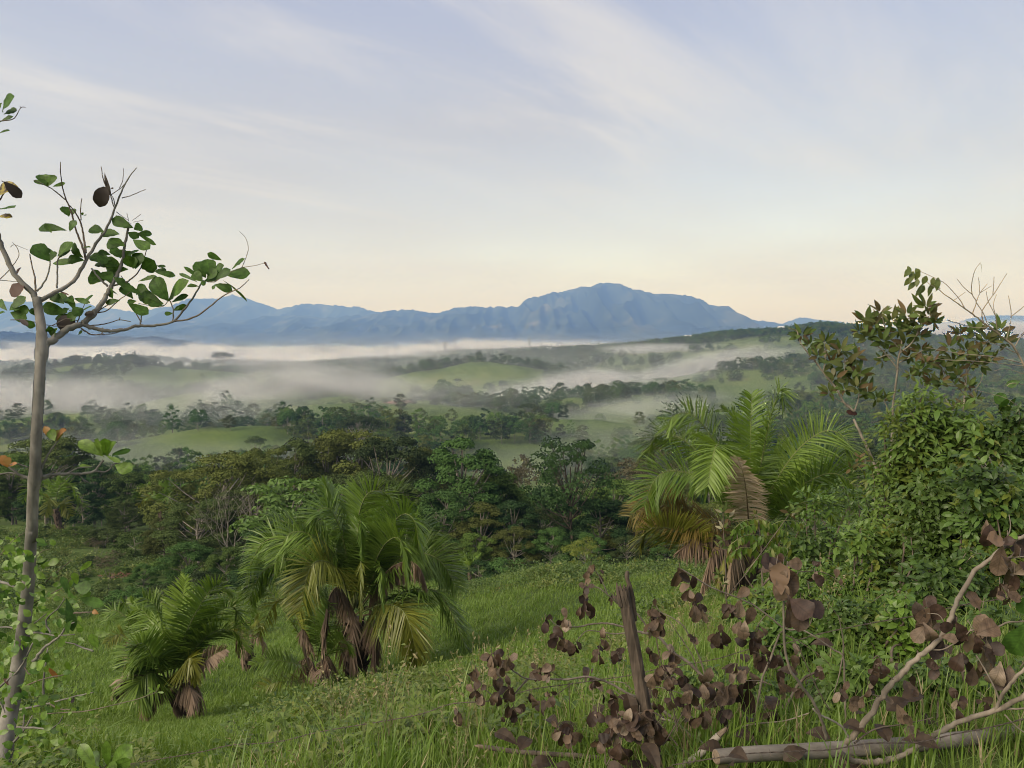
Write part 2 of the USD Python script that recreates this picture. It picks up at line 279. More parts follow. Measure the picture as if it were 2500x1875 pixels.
bank_at(860, 600, 170, 50, 26, 16, fog_wisp, 'streak of fog sliding down past the left red bank', -30, 7)
bank_at(1120, 560, 170, 75, 30, 12, fog_thin, 'soft grey fog in the hollow under the middle pasture', 12)
bank_at(1480, 700, 210, 90, 27, 11, fog_wisp, 'white fog drifting over the woods between the middle pasture and the tall palm', 10, -6)
bank_at(1720, 880, 200, 100, 25, 8, fog_wisp, 'bright wisps of fog climbing the slope above the tall palm', 12, -9)
bank_at(1640, 1180, 220, 100, 17, 3, fog_wisp, 'torn fog rising in front of the right ridge', 15)
bank_at(1560, 380, 130, 70, 24, 10, fog_thin, 'faint fog behind the tall airy tree')
bank_at(300, 1350, 420, 150, 30, 6, fog_thin, 'fog lying among the trees of the left ridge')
bank_at(1000, 1330, 380, 120, 30, 12, fog_thin, 'thin fog between the wooded crests of the centre')
bank_at(700, 290, 130, 55, 20, 9, fog_thin, 'thin mist among the trees just beyond the forest belt')
bank_at(250, 330, 110, 60, 22, 10, fog_thin, 'thin mist beyond the forest edge behind the slim tree')
bank_at(1280, 300, 110, 55, 20, 9, fog_thin, 'thin mist behind the tall airy tree')
mist = mat('valley_mist', {'tc': ('texture_coordinate', {}), 'len': ('vector_math', {'math_type': 'length'}), 'fall': ('map_range', {'range_type': 'smoothstep', 'from_min': 1.0, 'from_max': .2, 'to_min': 0.0, 'to_max': 7.0e-4, 'clamp': True}),
    'v': ('principled_volume', {'color': (.90, .955, 1.0), 'anisotropy': .1, 'absorption_color': (1, 1, 1)})}, [('tc.object', 'len.vector1'), ('len.value', 'fall.value'), ('fall.result', 'v.density')], volume='v.volume')
fog_bank((0, 1100, -62), (1500, 950, 66), 0, mist, 'faint even mist veiling the whole floor of the valley')
for k, (u, v, y, rx, rz, w) in enumerate([(120, 852, 2250, 190, 30, 'at the far left'), (330, 848, 2300, 170, 34, 'above the left knoll'), (500, 850, 2250, 150, 38, 'right of the left knoll'), (690, 856, 2300, 190, 30, 'left of the flat-topped tree'), (860, 858, 2350, 170, 26, 'before the lower mountains'), (1010, 852, 2350, 150, 30, 'left of the pylon'), (1175, 842, 2300, 170, 36, 'above the pylon under the big mountain')]):
    fog_bank(W(u, v, y), (rx, 110, rz), 15 * (-1) ** k, fog_wisp, f'small plume of white fog rising from the fog sea {w}', 6 * (-1) ** k)
bank_at(380, 500, 170, 60, 18, 12, fog_thin, 'bright torn fog drifting across the valley right of the slim tree', 8, 4)
bank_at(1390, 760, 170, 70, 24, 11, fog_wisp, 'bright torn fog rising behind the airy tree', 10, -7)
bank_at(1530, 520, 120, 55, 19, 12, fog_wisp, 'soft white fog low behind the left fronds of the tall palm', 5, -5)
# ================================================================ plant materials
from collections import defaultdict
def leaf_mat(name, cols, trans=0.28, rough=0.5, spec=0.3, under=None, vein=0.0, spots=None, tint=False):
    """Leaf colours vary from leaf to leaf (island and object); light passes through the blade."""
    k = len(cols)
    nodes = {'g': ('geometry', {}), 'o': ('object_info', {}),
             'a': ('math', {'math_type': 'add'}), 'fr': ('math', {'math_type': 'fraction'}),
             'r': ('rgb_ramp', {'ramp': [(i / max(k - 1, 1), c) for i, c in enumerate(cols)]}),
             'p': ('principled_bsdf', {'roughness': rough, 'specular_ior_level': spec}),
             't': ('translucent_bsdf', {}), 'tc': ('mix_color', {'blend_type': 'multiply', 'fac': 1.0, 'b': (1.25, 1.3, 0.55)}),
             'm': ('mix_closure', {'fac': trans})}
    links = [('g.random_per_island', 'a.value1'), ('o.random', 'a.value2'), ('a.value', 'fr.value1'), ('fr.value', 'r.fac')]
    col = 'r.color'
    if tint:                                                    # each plant a little lighter, darker, yellower than the next
        nodes.update({'or': ('rgb_ramp', {'ramp': [(0, (.62, .68, .75)), (.3, (1.0, 1.0, .95)), (.55, (.8, .95, .9)), (.8, (1.35, 1.25, .95)), (1, (1.05, .9, .75))]}), 'om': ('mix_color', {'blend_type': 'multiply', 'fac': 1.0})})
        links += [('o.random', 'or.fac'), (col, 'om.a'), ('or.color', 'om.b')]; col = 'om.result'
    if vein:                                                    # midrib and side veins, laid out along each blade
        nodes.update({'uv': ('uvmap', {'attribute': 'st'}), 'us': ('separate_xyz', {}), 'ua': ('math', {'math_type': 'absolute'}), 'uk': ('math', {'math_type': 'multiply', 'value2': -.20}), 'uvs': ('math', {'math_type': 'add'}),
                      'uf9': ('math', {'math_type': 'multiply', 'value2': 62.0}), 'sin': ('math', {'math_type': 'sine'}), 'vr': ('map_range', {'range_type': 'smoothstep', 'from_min': .45, 'from_max': 1.0, 'to_min': 0.0, 'to_max': .55, 'clamp': True}),
                      'mr': ('map_range', {'range_type': 'smoothstep', 'from_min': .10, 'from_max': .02, 'to_min': 0.0, 'to_max': .9, 'clamp': True}), 'vm': ('math', {'math_type': 'maximum'}), 'vn': ('noise_texture', {'scale': 34.0, 'detail': 4}),
                      'vnr': ('map_range', {'from_min': .3, 'from_max': .7, 'to_min': .62, 'to_max': 1.3, 'clamp': True}), 'vmul': ('mix_color', {'blend_type': 'multiply', 'fac': 1.0}), 'vmx': ('mix_color', {'blend_type': 'multiply', 'b': (vein, vein, vein * .92)})})
        links += [('uv.UV', 'us.vector'), ('us.x', 'ua.value1'), ('ua.value', 'uk.value1'), ('uk.value', 'uvs.value1'), ('us.y', 'uvs.value2'), ('uvs.value', 'uf9.value1'), ('uf9.value', 'sin.value1'), ('sin.value', 'vr.value'), ('ua.value', 'mr.value'), ('vr.result', 'vm.value1'), ('mr.result', 'vm.value2'),
                  ('g.position', 'vn.vector'), ('vn.fac', 'vnr.value'), (col, 'vmul.a'), ('vnr.result', 'vmul.b'), ('vmul.result', 'vmx.a'), ('vm.value', 'vmx.fac')]; col = 'vmx.result'
    if spots:
        nodes.update({'sn': ('noise_texture', {'scale': spots[0], 'detail': 4, 'roughness': 0.65}), 'sr': ('map_range', {'range_type': 'smoothstep', 'from_min': spots[1], 'from_max': spots[1] + 0.1, 'clamp': True}),
                      'sm': ('mix_color', {'blend_type': 'mix', 'b': spots[2]})})
        links += [('g.position', 'sn.vector'), ('sn.fac', 'sr.value'), ('sr.result', 'sm.fac'), (col, 'sm.a')]; col = 'sm.result'
    if under:
        nodes['u'] = ('mix_color', {'blend_type': 'mix', 'b': under}); nodes['uf'] = ('math', {'math_type': 'multiply', 'value2': 0.75})
        links += [('g.backfacing', 'uf.value1'), ('uf.value', 'u.fac'), (col, 'u.a')]; col = 'u.result'
    if trans > 0:
        links += [(col, 'p.base_color'), (col, 'tc.a'), ('tc.result', 't.color'), ('p.BSDF', 'm.closure1'), ('t.BSDF', 'm.closure2')]
        return mat(name, nodes, links, surface='m.closure')
    for k_ in ('t', 'tc', 'm'): nodes.pop(k_)
    return mat(name, nodes, links + [(col, 'p.base_color')], surface='p.BSDF')
def bark_mat(name, c0, c1, scale=6.0, bump=0.6, stretch=(1, 1, 0.25)):
    return mat(name, {'g': ('geometry', {}), 'mp': ('mapping', {'scale': tuple(scale * s for s in stretch)}), 'n': ('noise_texture', {'scale': 1.0, 'detail': 6, 'roughness': 0.65, 'distortion': 0.4}),
        'n2': ('noise_texture', {'scale': scale * 0.45, 'detail': 3}), 'r': ('rgb_ramp', {'ramp': [(0.3, c0), (0.68, c1)]}), 'r2': ('rgb_ramp', {'ramp': [(0.35, (0.6, 0.62, 0.6)), (0.65, (1.15, 1.12, 1.08))]}),
        'mx': ('mix_color', {'blend_type': 'multiply', 'fac': 0.9}), 'b': ('bump', {'strength': bump, 'distance': 0.01}), 'p': ('principled_bsdf', {'roughness': 0.85, 'specular_ior_level': 0.2})},
        [('g.position', 'mp.vector'), ('mp.vector', 'n.vector'), ('g.position', 'n2.vector'), ('n.fac', 'r.fac'), ('n2.fac', 'r2.fac'), ('r.color', 'mx.a'), ('r2.color', 'mx.b'), ('mx.result', 'p.base_color'), ('n.fac', 'b.height'), ('b.normal', 'p.normal')], surface='p.BSDF')
m_fdark = leaf_mat('foliage_dark_olive', [(.040, .058, .018), (.062, .086, .024), (.085, .105, .03), (.050, .070, .022)], 0.15, rough=.6, spec=.12, tint=True)
m_fmid = leaf_mat('foliage_mid_green', [(.036, .070, .02), (.056, .108, .028), (.08, .135, .034), (.046, .085, .024)], 0.15, rough=.6, spec=.12, tint=True)
m_fbright = leaf_mat('foliage_bright_green', [(.05, .095, .02), (.085, .15, .03), (.11, .18, .04), (.06, .11, .025)], 0.28)
m_fyellow = leaf_mat('foliage_yellow_green', [(.09, .13, .02), (.15, .18, .03), (.2, .21, .045), (.11, .14, .025)], 0.3)
m_fbrown = leaf_mat('foliage_brownish', [(.06, .055, .028), (.09, .075, .04), (.07, .07, .03)], 0.2)
m_bark = bark_mat('bark_grey', (.10, .09, .075), (.27, .25, .21), 5)
m_barkpale = bark_mat('bark_pale', (.15, .135, .115), (.34, .31, .27), 4)
m_barkdark = bark_mat('bark_dark', (.035, .03, .022), (.10, .085, .065), 6)

# ================================================================ leaves
def leaf(base, tip, width, normal, cup=0.15, curl=0.12, shape='obovate', rows=6, wave=0.0, rng=None):
    """One broad leaf as (v, f): midrib from base to tip, two halves folded along it, edge outline by shape."""
    base, tip = np.asarray(base, float), np.asarray(tip, float); ax = tip - base; L = np.linalg.norm(ax); t = ax / max(L, 1e-9)
    n = np.asarray(normal, float); n = n - t * (n @ t)
    if np.linalg.norm(n) < 1e-6: n = np.cross(t, [0.31, 0.2, 0.9])
    n = unit(n); s = np.cross(t, n)
    q = np.linspace(0, 1, rows)
    if shape == 'obovate': w = np.interp(q, [0, .12, .3, .55, .75, .9, 1], [.06, .30, .66, .98, 1, .72, .10])
    elif shape == 'round': w = np.interp(q, [0, .1, .3, .55, .8, .93, 1], [.10, .55, .92, 1, .86, .5, .10])
    elif shape == 'lance': w = np.interp(q, [0, .15, .35, .6, .85, 1], [.05, .6, 1, .85, .38, .02])
    else: w = np.interp(q, [0, .15, .4, .7, 1], [.05, .7, 1, .75, .05])
    w = w * width / 2
    zc = curl * L * (-(q - .5) ** 2 * 4 + 1) * 0.5
    mid = base + t * (q * L)[:, None] + n * zc[:, None]
    wv = np.zeros(rows) if rng is None or not wave else wave * width * rng.normal(0, 1, rows)
    wv2 = np.zeros(rows) if rng is None or not wave else wave * width * rng.normal(0, 1, rows)
    Lf = mid + s * w[:, None] + n * (cup * w + wv)[:, None]; Rt = mid - s * w[:, None] + n * (cup * w + wv2)[:, None]
    v = np.vstack([Lf, mid, Rt]); i = np.arange(rows - 1)
    f = np.vstack([np.stack([i, rows + i, rows + i + 1, i + 1], 1), np.stack([rows + i, 2 * rows + i, 2 * rows + i + 1, rows + i + 1], 1)])
    return v, np.vstack([f[:, [0, 2, 1]], f[:, [0, 3, 2]]])
def leaf_uv(rows):
    q = np.linspace(0, 1, rows); return np.vstack([np.stack([np.ones(rows), q], 1), np.stack([np.zeros(rows), q], 1), np.stack([-np.ones(rows), q], 1)])
def cards(mb, c, n, size, rng, droop=0.0, aspect=0.5):
    """Many small leaf blades at the points c with normals n: each a bent kite of two triangles."""
    k = len(c); a = unit(np.cross(n, unit(rng.normal(0, 1, (k, 3))))); b = np.cross(n, a)
    L = (size * rng.uniform(.65, 1.35, k))[:, None]; wd = L * aspect
    d = np.zeros((k, 3)); d[:, 2] = -droop
    p0 = c - a * L * .5; p2 = c + a * L * .5 + d * L - n * L * .08; p1 = c + b * wd * .5 + n * L * .05; p3 = c - b * wd * .5 + n * L * .05
    v = np.stack([p0, p1, p2, p3], 1).reshape(-1, 3); o = np.arange(k)[:, None] * 4
    mb.add(v, np.vstack([o + [0, 1, 2], o + [0, 2, 3]]))
def clump(mb, c, rad, k, size, rng, droop=0.0, up=0.5, flat=1.0):
    d = unit(rng.normal(0, 1, (k, 3))); d[:, 2] = np.where(d[:, 2] < -0.35, -d[:, 2] * 0.5, d[:, 2])
    r = rad * rng.uniform(0, 1, k)[:, None] ** 0.4
    p = c + d * r * np.array([1, 1, flat])
    cards(mb, p, unit(d * 1.3 + [0, 0, up] + rng.normal(0, .38, (k, 3))), size, rng, droop)

# ================================================================ tree kinds (each built once, with trunk and crown; every tree refers to one)
stage.CreateClassPrim('/World/plant_kinds')
def kind_prim(name):
    p = '/World/plant_kinds/' + name; x = UsdGeom.Xform.Define(stage, p); return x.GetPrim()
def make_tree(name, H, cw, base, nclump, per, size, seed, leafm, barkm=None, style='dome', limb_show=0.6, trunk_r=None, flat=0.75, lean=0.0):
    """A tree of height H, crown half-width cw, crown from the height base; nclump leaf clumps of per blades each."""
    rng = np.random.default_rng(seed); root = kind_prim(name); barkm = barkm or m_bark
    tr = trunk_r or H * 0.016; wood, crown = MB(), MB()
    top = np.array([lean * H, 0, H * 0.82]); T = spline(np.array([[0, 0, -0.6], [lean * H * .15 + rng.normal(0, .12), rng.normal(0, .12), H * .25], [lean * H * .5 + rng.normal(0, .25), rng.normal(0, .25), H * .55], top]), 12)
    wood.add(*tube(T, np.linspace(tr * 1.25, tr * 0.25, 12), 7))
    C = []
    for i in range(nclump):
        for _ in range(30):
            th = rng.uniform(0, 2 * np.pi); q = rng.uniform(0, 1)
            if style == 'dome': h = base + (H - base) * q; R = cw * math.sqrt(max(0, 1 - ((q - .25) / .78) ** 2)) if q > .25 else cw * (.7 + .3 * q / .25)
            elif style == 'umbrella': h = base + (H - base) * (0.55 + 0.45 * q); R = cw * math.sqrt(max(0.02, 1 - q ** 2))
            elif style == 'tall': h = base + (H - base) * q; R = cw * (math.sin(math.pi * (0.12 + 0.86 * q))) ** 0.7
            else: h = base + (H - base) * q ** 0.7; R = cw * (1.05 - q * .75)
            R *= 1 + 0.28 * math.sin(3 * th + seed) * (0.5 + 0.5 * math.sin(5 * q + seed * 2))
            rr = R * rng.uniform(.35, 1) ** 0.6
            c = np.array([lean * H * .8 + rr * math.cos(th), rr * math.sin(th), h])
            if all(np.linalg.norm((c - e) / [1, 1, .7]) > cw * 1.05 / nclump ** .5 for e in C): break
        C.append(c); rad = cw * rng.uniform(.95, 1.5) / nclump ** 0.42
        clump(crown, c, rad, int(per * rng.uniform(.7, 1.3)), size, rng, droop=0.15, flat=flat)
        if rng.uniform() < limb_show:
            k = int(np.clip(np.searchsorted(T[:, 2], c[2] * rng.uniform(.45, .75)), 2, 10)); s = T[k]
            mid = s * .5 + c * .5 + [0, 0, -0.05 * H * rng.uniform(0, 1)]
            wood.add(*tube(spline(np.array([s, mid, c + [0, 0, rad * .2]]), 6), np.linspace(tr * .5, tr * .12, 6), 5))
    obj('trunk', wood.mesh(), barkm, root, smooth=True); obj('crown', crown.mesh(), leafm, root)
    return root, H
def make_bare(name, H, seed, barkm, n=5, tuft=None):
    """A leafless tree: pale stems that fork upwards."""
    rng = np.random.default_rng(seed); root = kind_prim(name); wood = MB(); tips = []
    def grow(p, d, L, r, lev):
        q = p + d * L * .5 + rng.normal(0, .06 * L, 3); e = p + d * L + rng.normal(0, .08 * L, 3)
        wood.add(*tube(spline(np.array([p, q, e]), 5), np.linspace(r, r * .6, 5), 5 if lev < 2 else 3))
        if lev >= 4: tips.append(e); return
        for _ in range(2 if rng.uniform() < .75 else 3): grow(e, unit(d + rng.normal(0, .38, 3) + [0, 0, .18]), L * rng.uniform(.6, .85), r * .6, lev + 1)
    for _ in range(n): grow(np.array([rng.normal(0, .25), rng.normal(0, .25), -.4]), unit([rng.normal(0, .22), rng.normal(0, .22), 1]), H * .34, H * .0075, 0)
    obj('trunk', wood.mesh(), barkm, root, smooth=True)
    if tuft:
        cr = MB()
        for e in tips: clump(cr, e, H * .06, tuft[1], tuft[2], rng)
        obj('crown', cr.mesh(), tuft[0], root)
    return root, H
KIND = {}
def K(key, made): KIND[key] = made
K('dark_a', make_tree('dark_broad_tree_a', 15, 6.0, 4.0, 56, 300, .33, 1, m_fdark, limb_show=.5))
K('dark_b', make_tree('dark_broad_tree_b', 13, 6.8, 4.5, 56, 300, .33, 2, m_fdark, m_barkpale, limb_show=.6, flat=.55))
K('dark_c', make_tree('dark_broad_tree_c', 17, 5.2, 4.0, 56, 300, .33, 3, m_fdark, style='tall'))
K('mid_a', make_tree('green_tree_a', 15, 4.6, 2.5, 56, 300, .33, 4, m_fmid, style='tall'))
K('mid_b', make_tree('green_tree_b', 12, 5.2, 2.5, 56, 300, .33, 5, m_fmid))
K('bright', make_tree('bright_tree', 10, 4.4, 3.0, 34, 85, .5, 6, m_fbright, flat=.45))
K('umbrella', make_tree('umbrella_tree', 15, 6.4, 9.5, 26, 120, .45, 7, m_fdark, m_barkpale, style='umbrella', flat=.45, limb_show=.9))
K('umbrella_b', make_tree('slim_umbrella_tree', 14, 3.0, 10.0, 14, 130, .4, 17, m_fdark, m_barkpale, style='umbrella', flat=.6, limb_show=.9, trunk_r=.15))
K('airy', make_tree('airy_tree', 18, 6.6, 9.5, 52, 60, .5, 8, m_fmid, m_barkdark, flat=.7, limb_show=.5, lean=-.03, trunk_r=.24))
K('bare', make_bare('bare_tree', 9, 9, m_barkpale, 6))
K('bare_b', make_bare('twiggy_tree', 9, 19, m_bark, 4, (m_fbrown, 26, .25)))
K('shrub', make_tree('dark_shrub', 5, 3.0, .3, 30, 120, .30, 10, m_fmid, limb_show=.2))
K('shrub_b', make_tree('leafy_shrub', 4.5, 2.6, .2, 30, 120, .28, 11, m_fdark, limb_show=.2))
K('yshrub', make_tree('yellow_shrub', 3.2, 1.5, .5, 34, 110, .11, 12, m_fyellow, style='tall', limb_show=.8, trunk_r=.03))
# far kinds: fewer, larger clumps of blades
K('far_a', make_tree('far_tree_a', 13, 5.6, 3.0, 26, 46, 1.0, 31, m_fdark, limb_show=.2))
K('far_b', make_tree('far_tree_b', 12, 6.2, 5.5, 24, 46, 1.0, 32, m_fmid, limb_show=.3, flat=.75))
K('far_c', make_tree('far_tree_c', 15, 4.6, 3.0, 26, 46, 1.0, 33, m_fmid, style='tall', limb_show=.2))
K('far_d', make_tree('far_tree_d', 13, 6.0, 8.0, 18, 46, 1.0, 34, m_fdark, m_barkpale, style='umbrella', flat=.4, limb_show=.7))
K('far_e', make_tree('far_tree_e', 9, 4.6, 1.0, 24, 46, .9, 35, m_fbright, limb_show=.1))
WORDS = {'dark_a': 'dark olive broad-crowned tree', 'dark_b': 'dark flat-layered spreading tree', 'dark_c': 'tall dark olive tree', 'mid_a': 'tall deep green tree', 'mid_b': 'rounded deep green tree',
         'bright': 'bright yellow-green feathery tree', 'umbrella': 'umbrella-crowned tree on a pale trunk', 'umbrella_b': 'slim pale-trunked tree with a small dark umbrella crown', 'airy': 'tall airy tree with open big-leaved crown',
         'bare': 'leafless pale grey many-stemmed tree', 'bare_b': 'thin brownish twiggy tree', 'shrub': 'dense deep green shrub', 'shrub_b': 'dense dark olive shrub', 'yshrub': 'bright yellow-green shrub',
         'far_a': 'dark bushy tree', 'far_b': 'spreading green tree', 'far_c': 'tall green tree', 'far_d': 'flat-topped dark tree', 'far_e': 'light green round tree'}
NAME = {'bare': 'bare_tree', 'bare_b': 'twiggy_tree', 'shrub': 'shrub', 'shrub_b': 'shrub', 'yshrub': 'yellow_shrub', 'umbrella': 'umbrella_tree', 'umbrella_b': 'umbrella_tree', 'far_d': 'umbrella_tree'}
PLANTED = []                                                   # (kind, x, y, z, scale3, rot, label, group); unique wording is settled before they are defined
def plant(kind, u, y, top_v=None, scale=1.0, where='', group=None, rot=None, wide=1.0, label=None, seed=None):
    x, y_ = XY(u, y); z = float(ground_z(x, y_)); H = KIND[kind][1]
    s = scale if top_v is None else (W(u, top_v, y)[2] - z) / H
    PLANTED.append([kind, x, y_, z, (s * wide, s * wide, s), (len(PLANTED) * 2.399) % 6.283 if rot is None else rot, label or f'{WORDS[kind]} {where}', group])
# ================================================================ the forest belt below the meadow
rngF = np.random.default_rng(77)
# back row: the trees whose tops draw the edge against the mist
for k, u, y, tv, w in [('dark_b', 95, 135, 1085, 1.25), ('mid_b', 10, 125, 1130, 1.1), ('mid_a', 215, 132, 1135, 1.2), ('mid_b', 300, 128, 1170, 1.1), ('dark_a', 420, 105, 1180, .95), ('dark_b', 545, 98, 1142, 1.25),
                       ('dark_a', 640, 108, 1128, 1.05), ('dark_c', 715, 118, 1108, 1.1), ('dark_a', 790, 122, 1100, 1.0), ('dark_b', 865, 125, 1092, 1.1), ('dark_a', 950, 112, 1098, 1.15), ('dark_c', 1035, 118, 1128, 1.0),
                       ('mid_a', 1130, 92, 1108, 1.3), ('mid_b', 1205, 96, 1190, 1.1), ('bare_b', 1270, 130, 1150, .8), ('mid_b', 1330, 118, 1215, 1.1), ('mid_b', 1500, 112, 1190, 1.1), ('bare_b', 1575, 120, 1130, .9), ('dark_a', 1660, 110, 1190, 1.0), ('mid_b', 1740, 115, 1170, 1.1),
                       ('dark_a', 1850, 120, 1150, 1.1), ('mid_b', 1980, 118, 1120, 1.1), ('dark_a', 2120, 110, 1100, 1.1), ('mid_b', 2260, 100, 1080, 1.1), ('dark_b', 2420, 100, 1050, 1.1)]:
    plant(k, u, y, tv - (26 if 380 < u < 1250 else 8), wide=w, where='in the back row of the forest belt')
plant('airy', 1402, 84, 1080, label='tall airy tree with open big-leaved crown rising above the forest between the palms', rot=.6, wide=.95)
plant('bare', 565, 82, 1175, label='leafless pale grey stems before the dark forest left of the big palm', rot=.3, wide=.8)
plant('bright', 715, 80, 1165, wide=1.4, label='bright yellow-green feathery tree just above the big middle palm', rot=1)
# middle row
for k, u, y, tv, w in [('dark_a', 385, 88, 1268, 1.3), ('dark_b', 470, 86, 1230, 1.35), ('dark_a', 610, 90, 1190, 1.3), ('dark_a', 700, 94, 1200, 1.2), ('dark_b', 800, 96, 1175, 1.2), ('dark_a', 905, 94, 1160, 1.25), ('dark_c', 990, 92, 1190, 1.5),
                       ('mid_b', 1075, 84, 1215, 1.3), ('dark_c', 1175, 82, 1235, 1.5), ('mid_a', 1250, 84, 1230, 1.6), ('dark_a', 1320, 86, 1250, 1.4), ('mid_b', 1470, 84, 1225, 1.3), ('dark_a', 1550, 86, 1235, 1.3), ('mid_b', 1640, 86, 1225, 1.3), ('dark_b', 1745, 84, 1230, 1.3), ('mid_b', 1860, 88, 1230, 1.3), ('dark_a', 1990, 80, 1200, 1.3), ('mid_b', 2150, 80, 1180, 1.3), ('dark_a', 2330, 75, 1150, 1.3),
                       ('mid_b', 70, 118, 1195, 1.3), ('mid_b', 185, 116, 1190, 1.3), ('dark_a', 290, 110, 1225, 1.3), ('dark_b', -60, 120, 1170, 1.3)]:
    plant(k, u, y, tv, wide=w, where='in the middle of the forest belt')
# front row: lower trees and shrubs along the meadow's edge
for k, u, y, tv, w in [('mid_b', 330, 66, 1385, 1.3), ('mid_b', 445, 66, 1330, 1.35), ('mid_b', 540, 64, 1345, 1.3), ('shrub_b', 385, 60, 1425, 1.6), ('shrub', 290, 58, 1435, 1.5), ('shrub_b', 480, 60, 1400, 1.5), ('shrub', 590, 62, 1385, 1.5), ('mid_b', 660, 72, 1280, 1.3), ('dark_a', 770, 74, 1280, 1.3), ('mid_b', 880, 74, 1270, 1.3), ('dark_a', 985, 73, 1280, 1.3),
                       ('dark_a', 1065, 72, 1300, 1.25), ('shrub', 1090, 66, 1385, 1.5), ('shrub', 1165, 66, 1370, 1.5), ('shrub', 1235, 66, 1365, 1.6), ('shrub_b', 1305, 66, 1375, 1.5), ('mid_b', 1160, 74, 1310, 1.2), ('dark_a', 1255, 74, 1290, 1.2), ('mid_b', 1345, 74, 1300, 1.2), ('shrub', 1370, 67, 1375, 1.5), ('shrub_b', 1450, 67, 1380, 1.5), ('mid_b', 1440, 75, 1310, 1.2), ('dark_a', 1535, 75, 1310, 1.2), ('shrub', 1530, 67, 1380, 1.5), ('shrub', 1620, 68, 1385, 1.5), ('mid_b', 1630, 75, 1300, 1.2), ('shrub_b', 1700, 68, 1385, 1.5), ('mid_b', 1730, 74, 1310, 1.2), ('shrub', 1790, 66, 1390, 1.5), ('mid_b', 1840, 72, 1310, 1.2),
                       ('shrub', 20, 104, 1290, 1.6), ('shrub_b', 95, 104, 1285, 1.6), ('shrub', 165, 103, 1285, 1.6), ('shrub_b', 240, 100, 1290, 1.6), ('shrub', 310, 92, 1300, 1.6), ('shrub_b', -60, 104, 1290, 1.6), ('shrub', 345, 76, 1370, 1.5)]:
    plant(k, u, y, tv, wide=w, where='along the meadow edge of the forest')
plant('yshrub', 1432, 44, 1318, wide=1.25, label='bright yellow-green shrub alone on the crest of the meadow')
plant('yshrub', 1330, 43, 1400, wide=1.2, label='small low yellow-green shrub at the left foot of the bright shrub')
# slope on the left below the forest: scrub
for k, u, y, s, w in [('shrub_b', 200, 82, .28, 1.5), ('shrub_b', 110, 78, .24, 1.6), ('shrub', 260, 72, .3, 1.5), ('shrub_b', 60, 92, .25, 1.5), ('shrub', 170, 66, .26, 1.5), ('shrub_b', 240, 62, .35, 1.5), ('bare_b', 245, 70, .32, 1.2), ('bare_b', 215, 88, .25, 1.2)]:
    plant(k, u, y, scale=s, wide=w, where='on the scrubby slope at the left')

# ================================================================ trees over the far hills
def pasture(x, y):
    """Open grassland among the woods (1 = grass)."""
    g = np.zeros_like(x)
    for u, d, rx, ry in [(1190, 835, 72, 62), (1010, 815, 66, 45), (1430, 455, 45, 42), (1230, 520, 60, 30), (430, 350, 55, 60), (560, 440, 60, 45), (330, 560, 75, 55), (560, 760, 80, 45), (120, 700, 80, 60), (880, 960, 60, 35), (760, 640, 70, 50), (1080, 480, 40, 40), (1850, 720, 60, 40), (1960, 1050, 80, 50), (640, 1080, 90, 40), (1600, 1000, 60, 40), (60, 420, 60, 60)]:
        cx, cy = XY(u, d); g = np.maximum(g, np.exp(-(((x - cx) / rx) ** 2 + ((y - cy) / ry) ** 2) ** 2))
    return g
N = 42000; yy = np.sqrt(rngF.uniform(150 ** 2, 1850 ** 2, N)); aa = rngF.uniform(-.78, .78, N); xx = aa * yy
P3 = np.stack([xx, yy, 0 * xx], 1)
wood_n = meshkit.fbm(P3 / 140, 3, 61) + .5 * (meshkit.fbm(P3 / 34, 2, 62) - .5)
uu = 1250 + aa * FPX
ridge_k = np.clip((yy - 1450) / 200, 0, 1)
keep = (wood_n + .28 * ridge_k > .425) & (pasture(xx, yy) + rngF.uniform(-.3, .3, N) < .5)
keep |= (rngF.uniform(0, 1, N) < .03) & (pasture(xx, yy) < .9)
keep &= rngF.uniform(0, 1, N) < .9
xx, yy, uu = xx[keep], yy[keep], uu[keep]; zz = ground_z(xx, yy)
far_kind = np.array(['far_a', 'far_b', 'far_c', 'far_d', 'far_e'])[rngF.choice(5, len(xx), p=[.36, .26, .20, .05, .13])]
far_s = rngF.uniform(.42, 1.0, len(xx)) * np.where(far_kind == 'far_e', .8, 1); far_r = rngF.uniform(0, 360, len(xx))
order = np.argsort(yy / far_s); inview = np.abs((uu - 1250) / 1250) < 1.0
AREA_U = [120, 330, 520, 680, 900, 1150, 1330, 1500, 1750, 2000, 2250]
AREA = ['behind the slim tree', 'right of the slim tree', 'above the fan palm', 'above the bare stems', 'above the middle palm', 'right of the middle palm', 'left of the airy tree', 'behind the airy tree', 'left of the tall palm', 'behind the tall palm', 'behind the leaning sapling', 'behind the right bushes']
individual = [i for i in order if inview[i] and yy[i] > 150][:190]
for i in individual:
    k = far_kind[i]; side = AREA[int(np.searchsorted(AREA_U, uu[i]))]
    dd = 'beyond the forest' if yy[i] < 235 else 'in the mist'
    PLANTED.append([k, xx[i], yy[i], zz[i] - .3, (far_s[i],) * 3, math.radians(far_r[i]), f'{WORDS[k]} {dd} {side}', None])
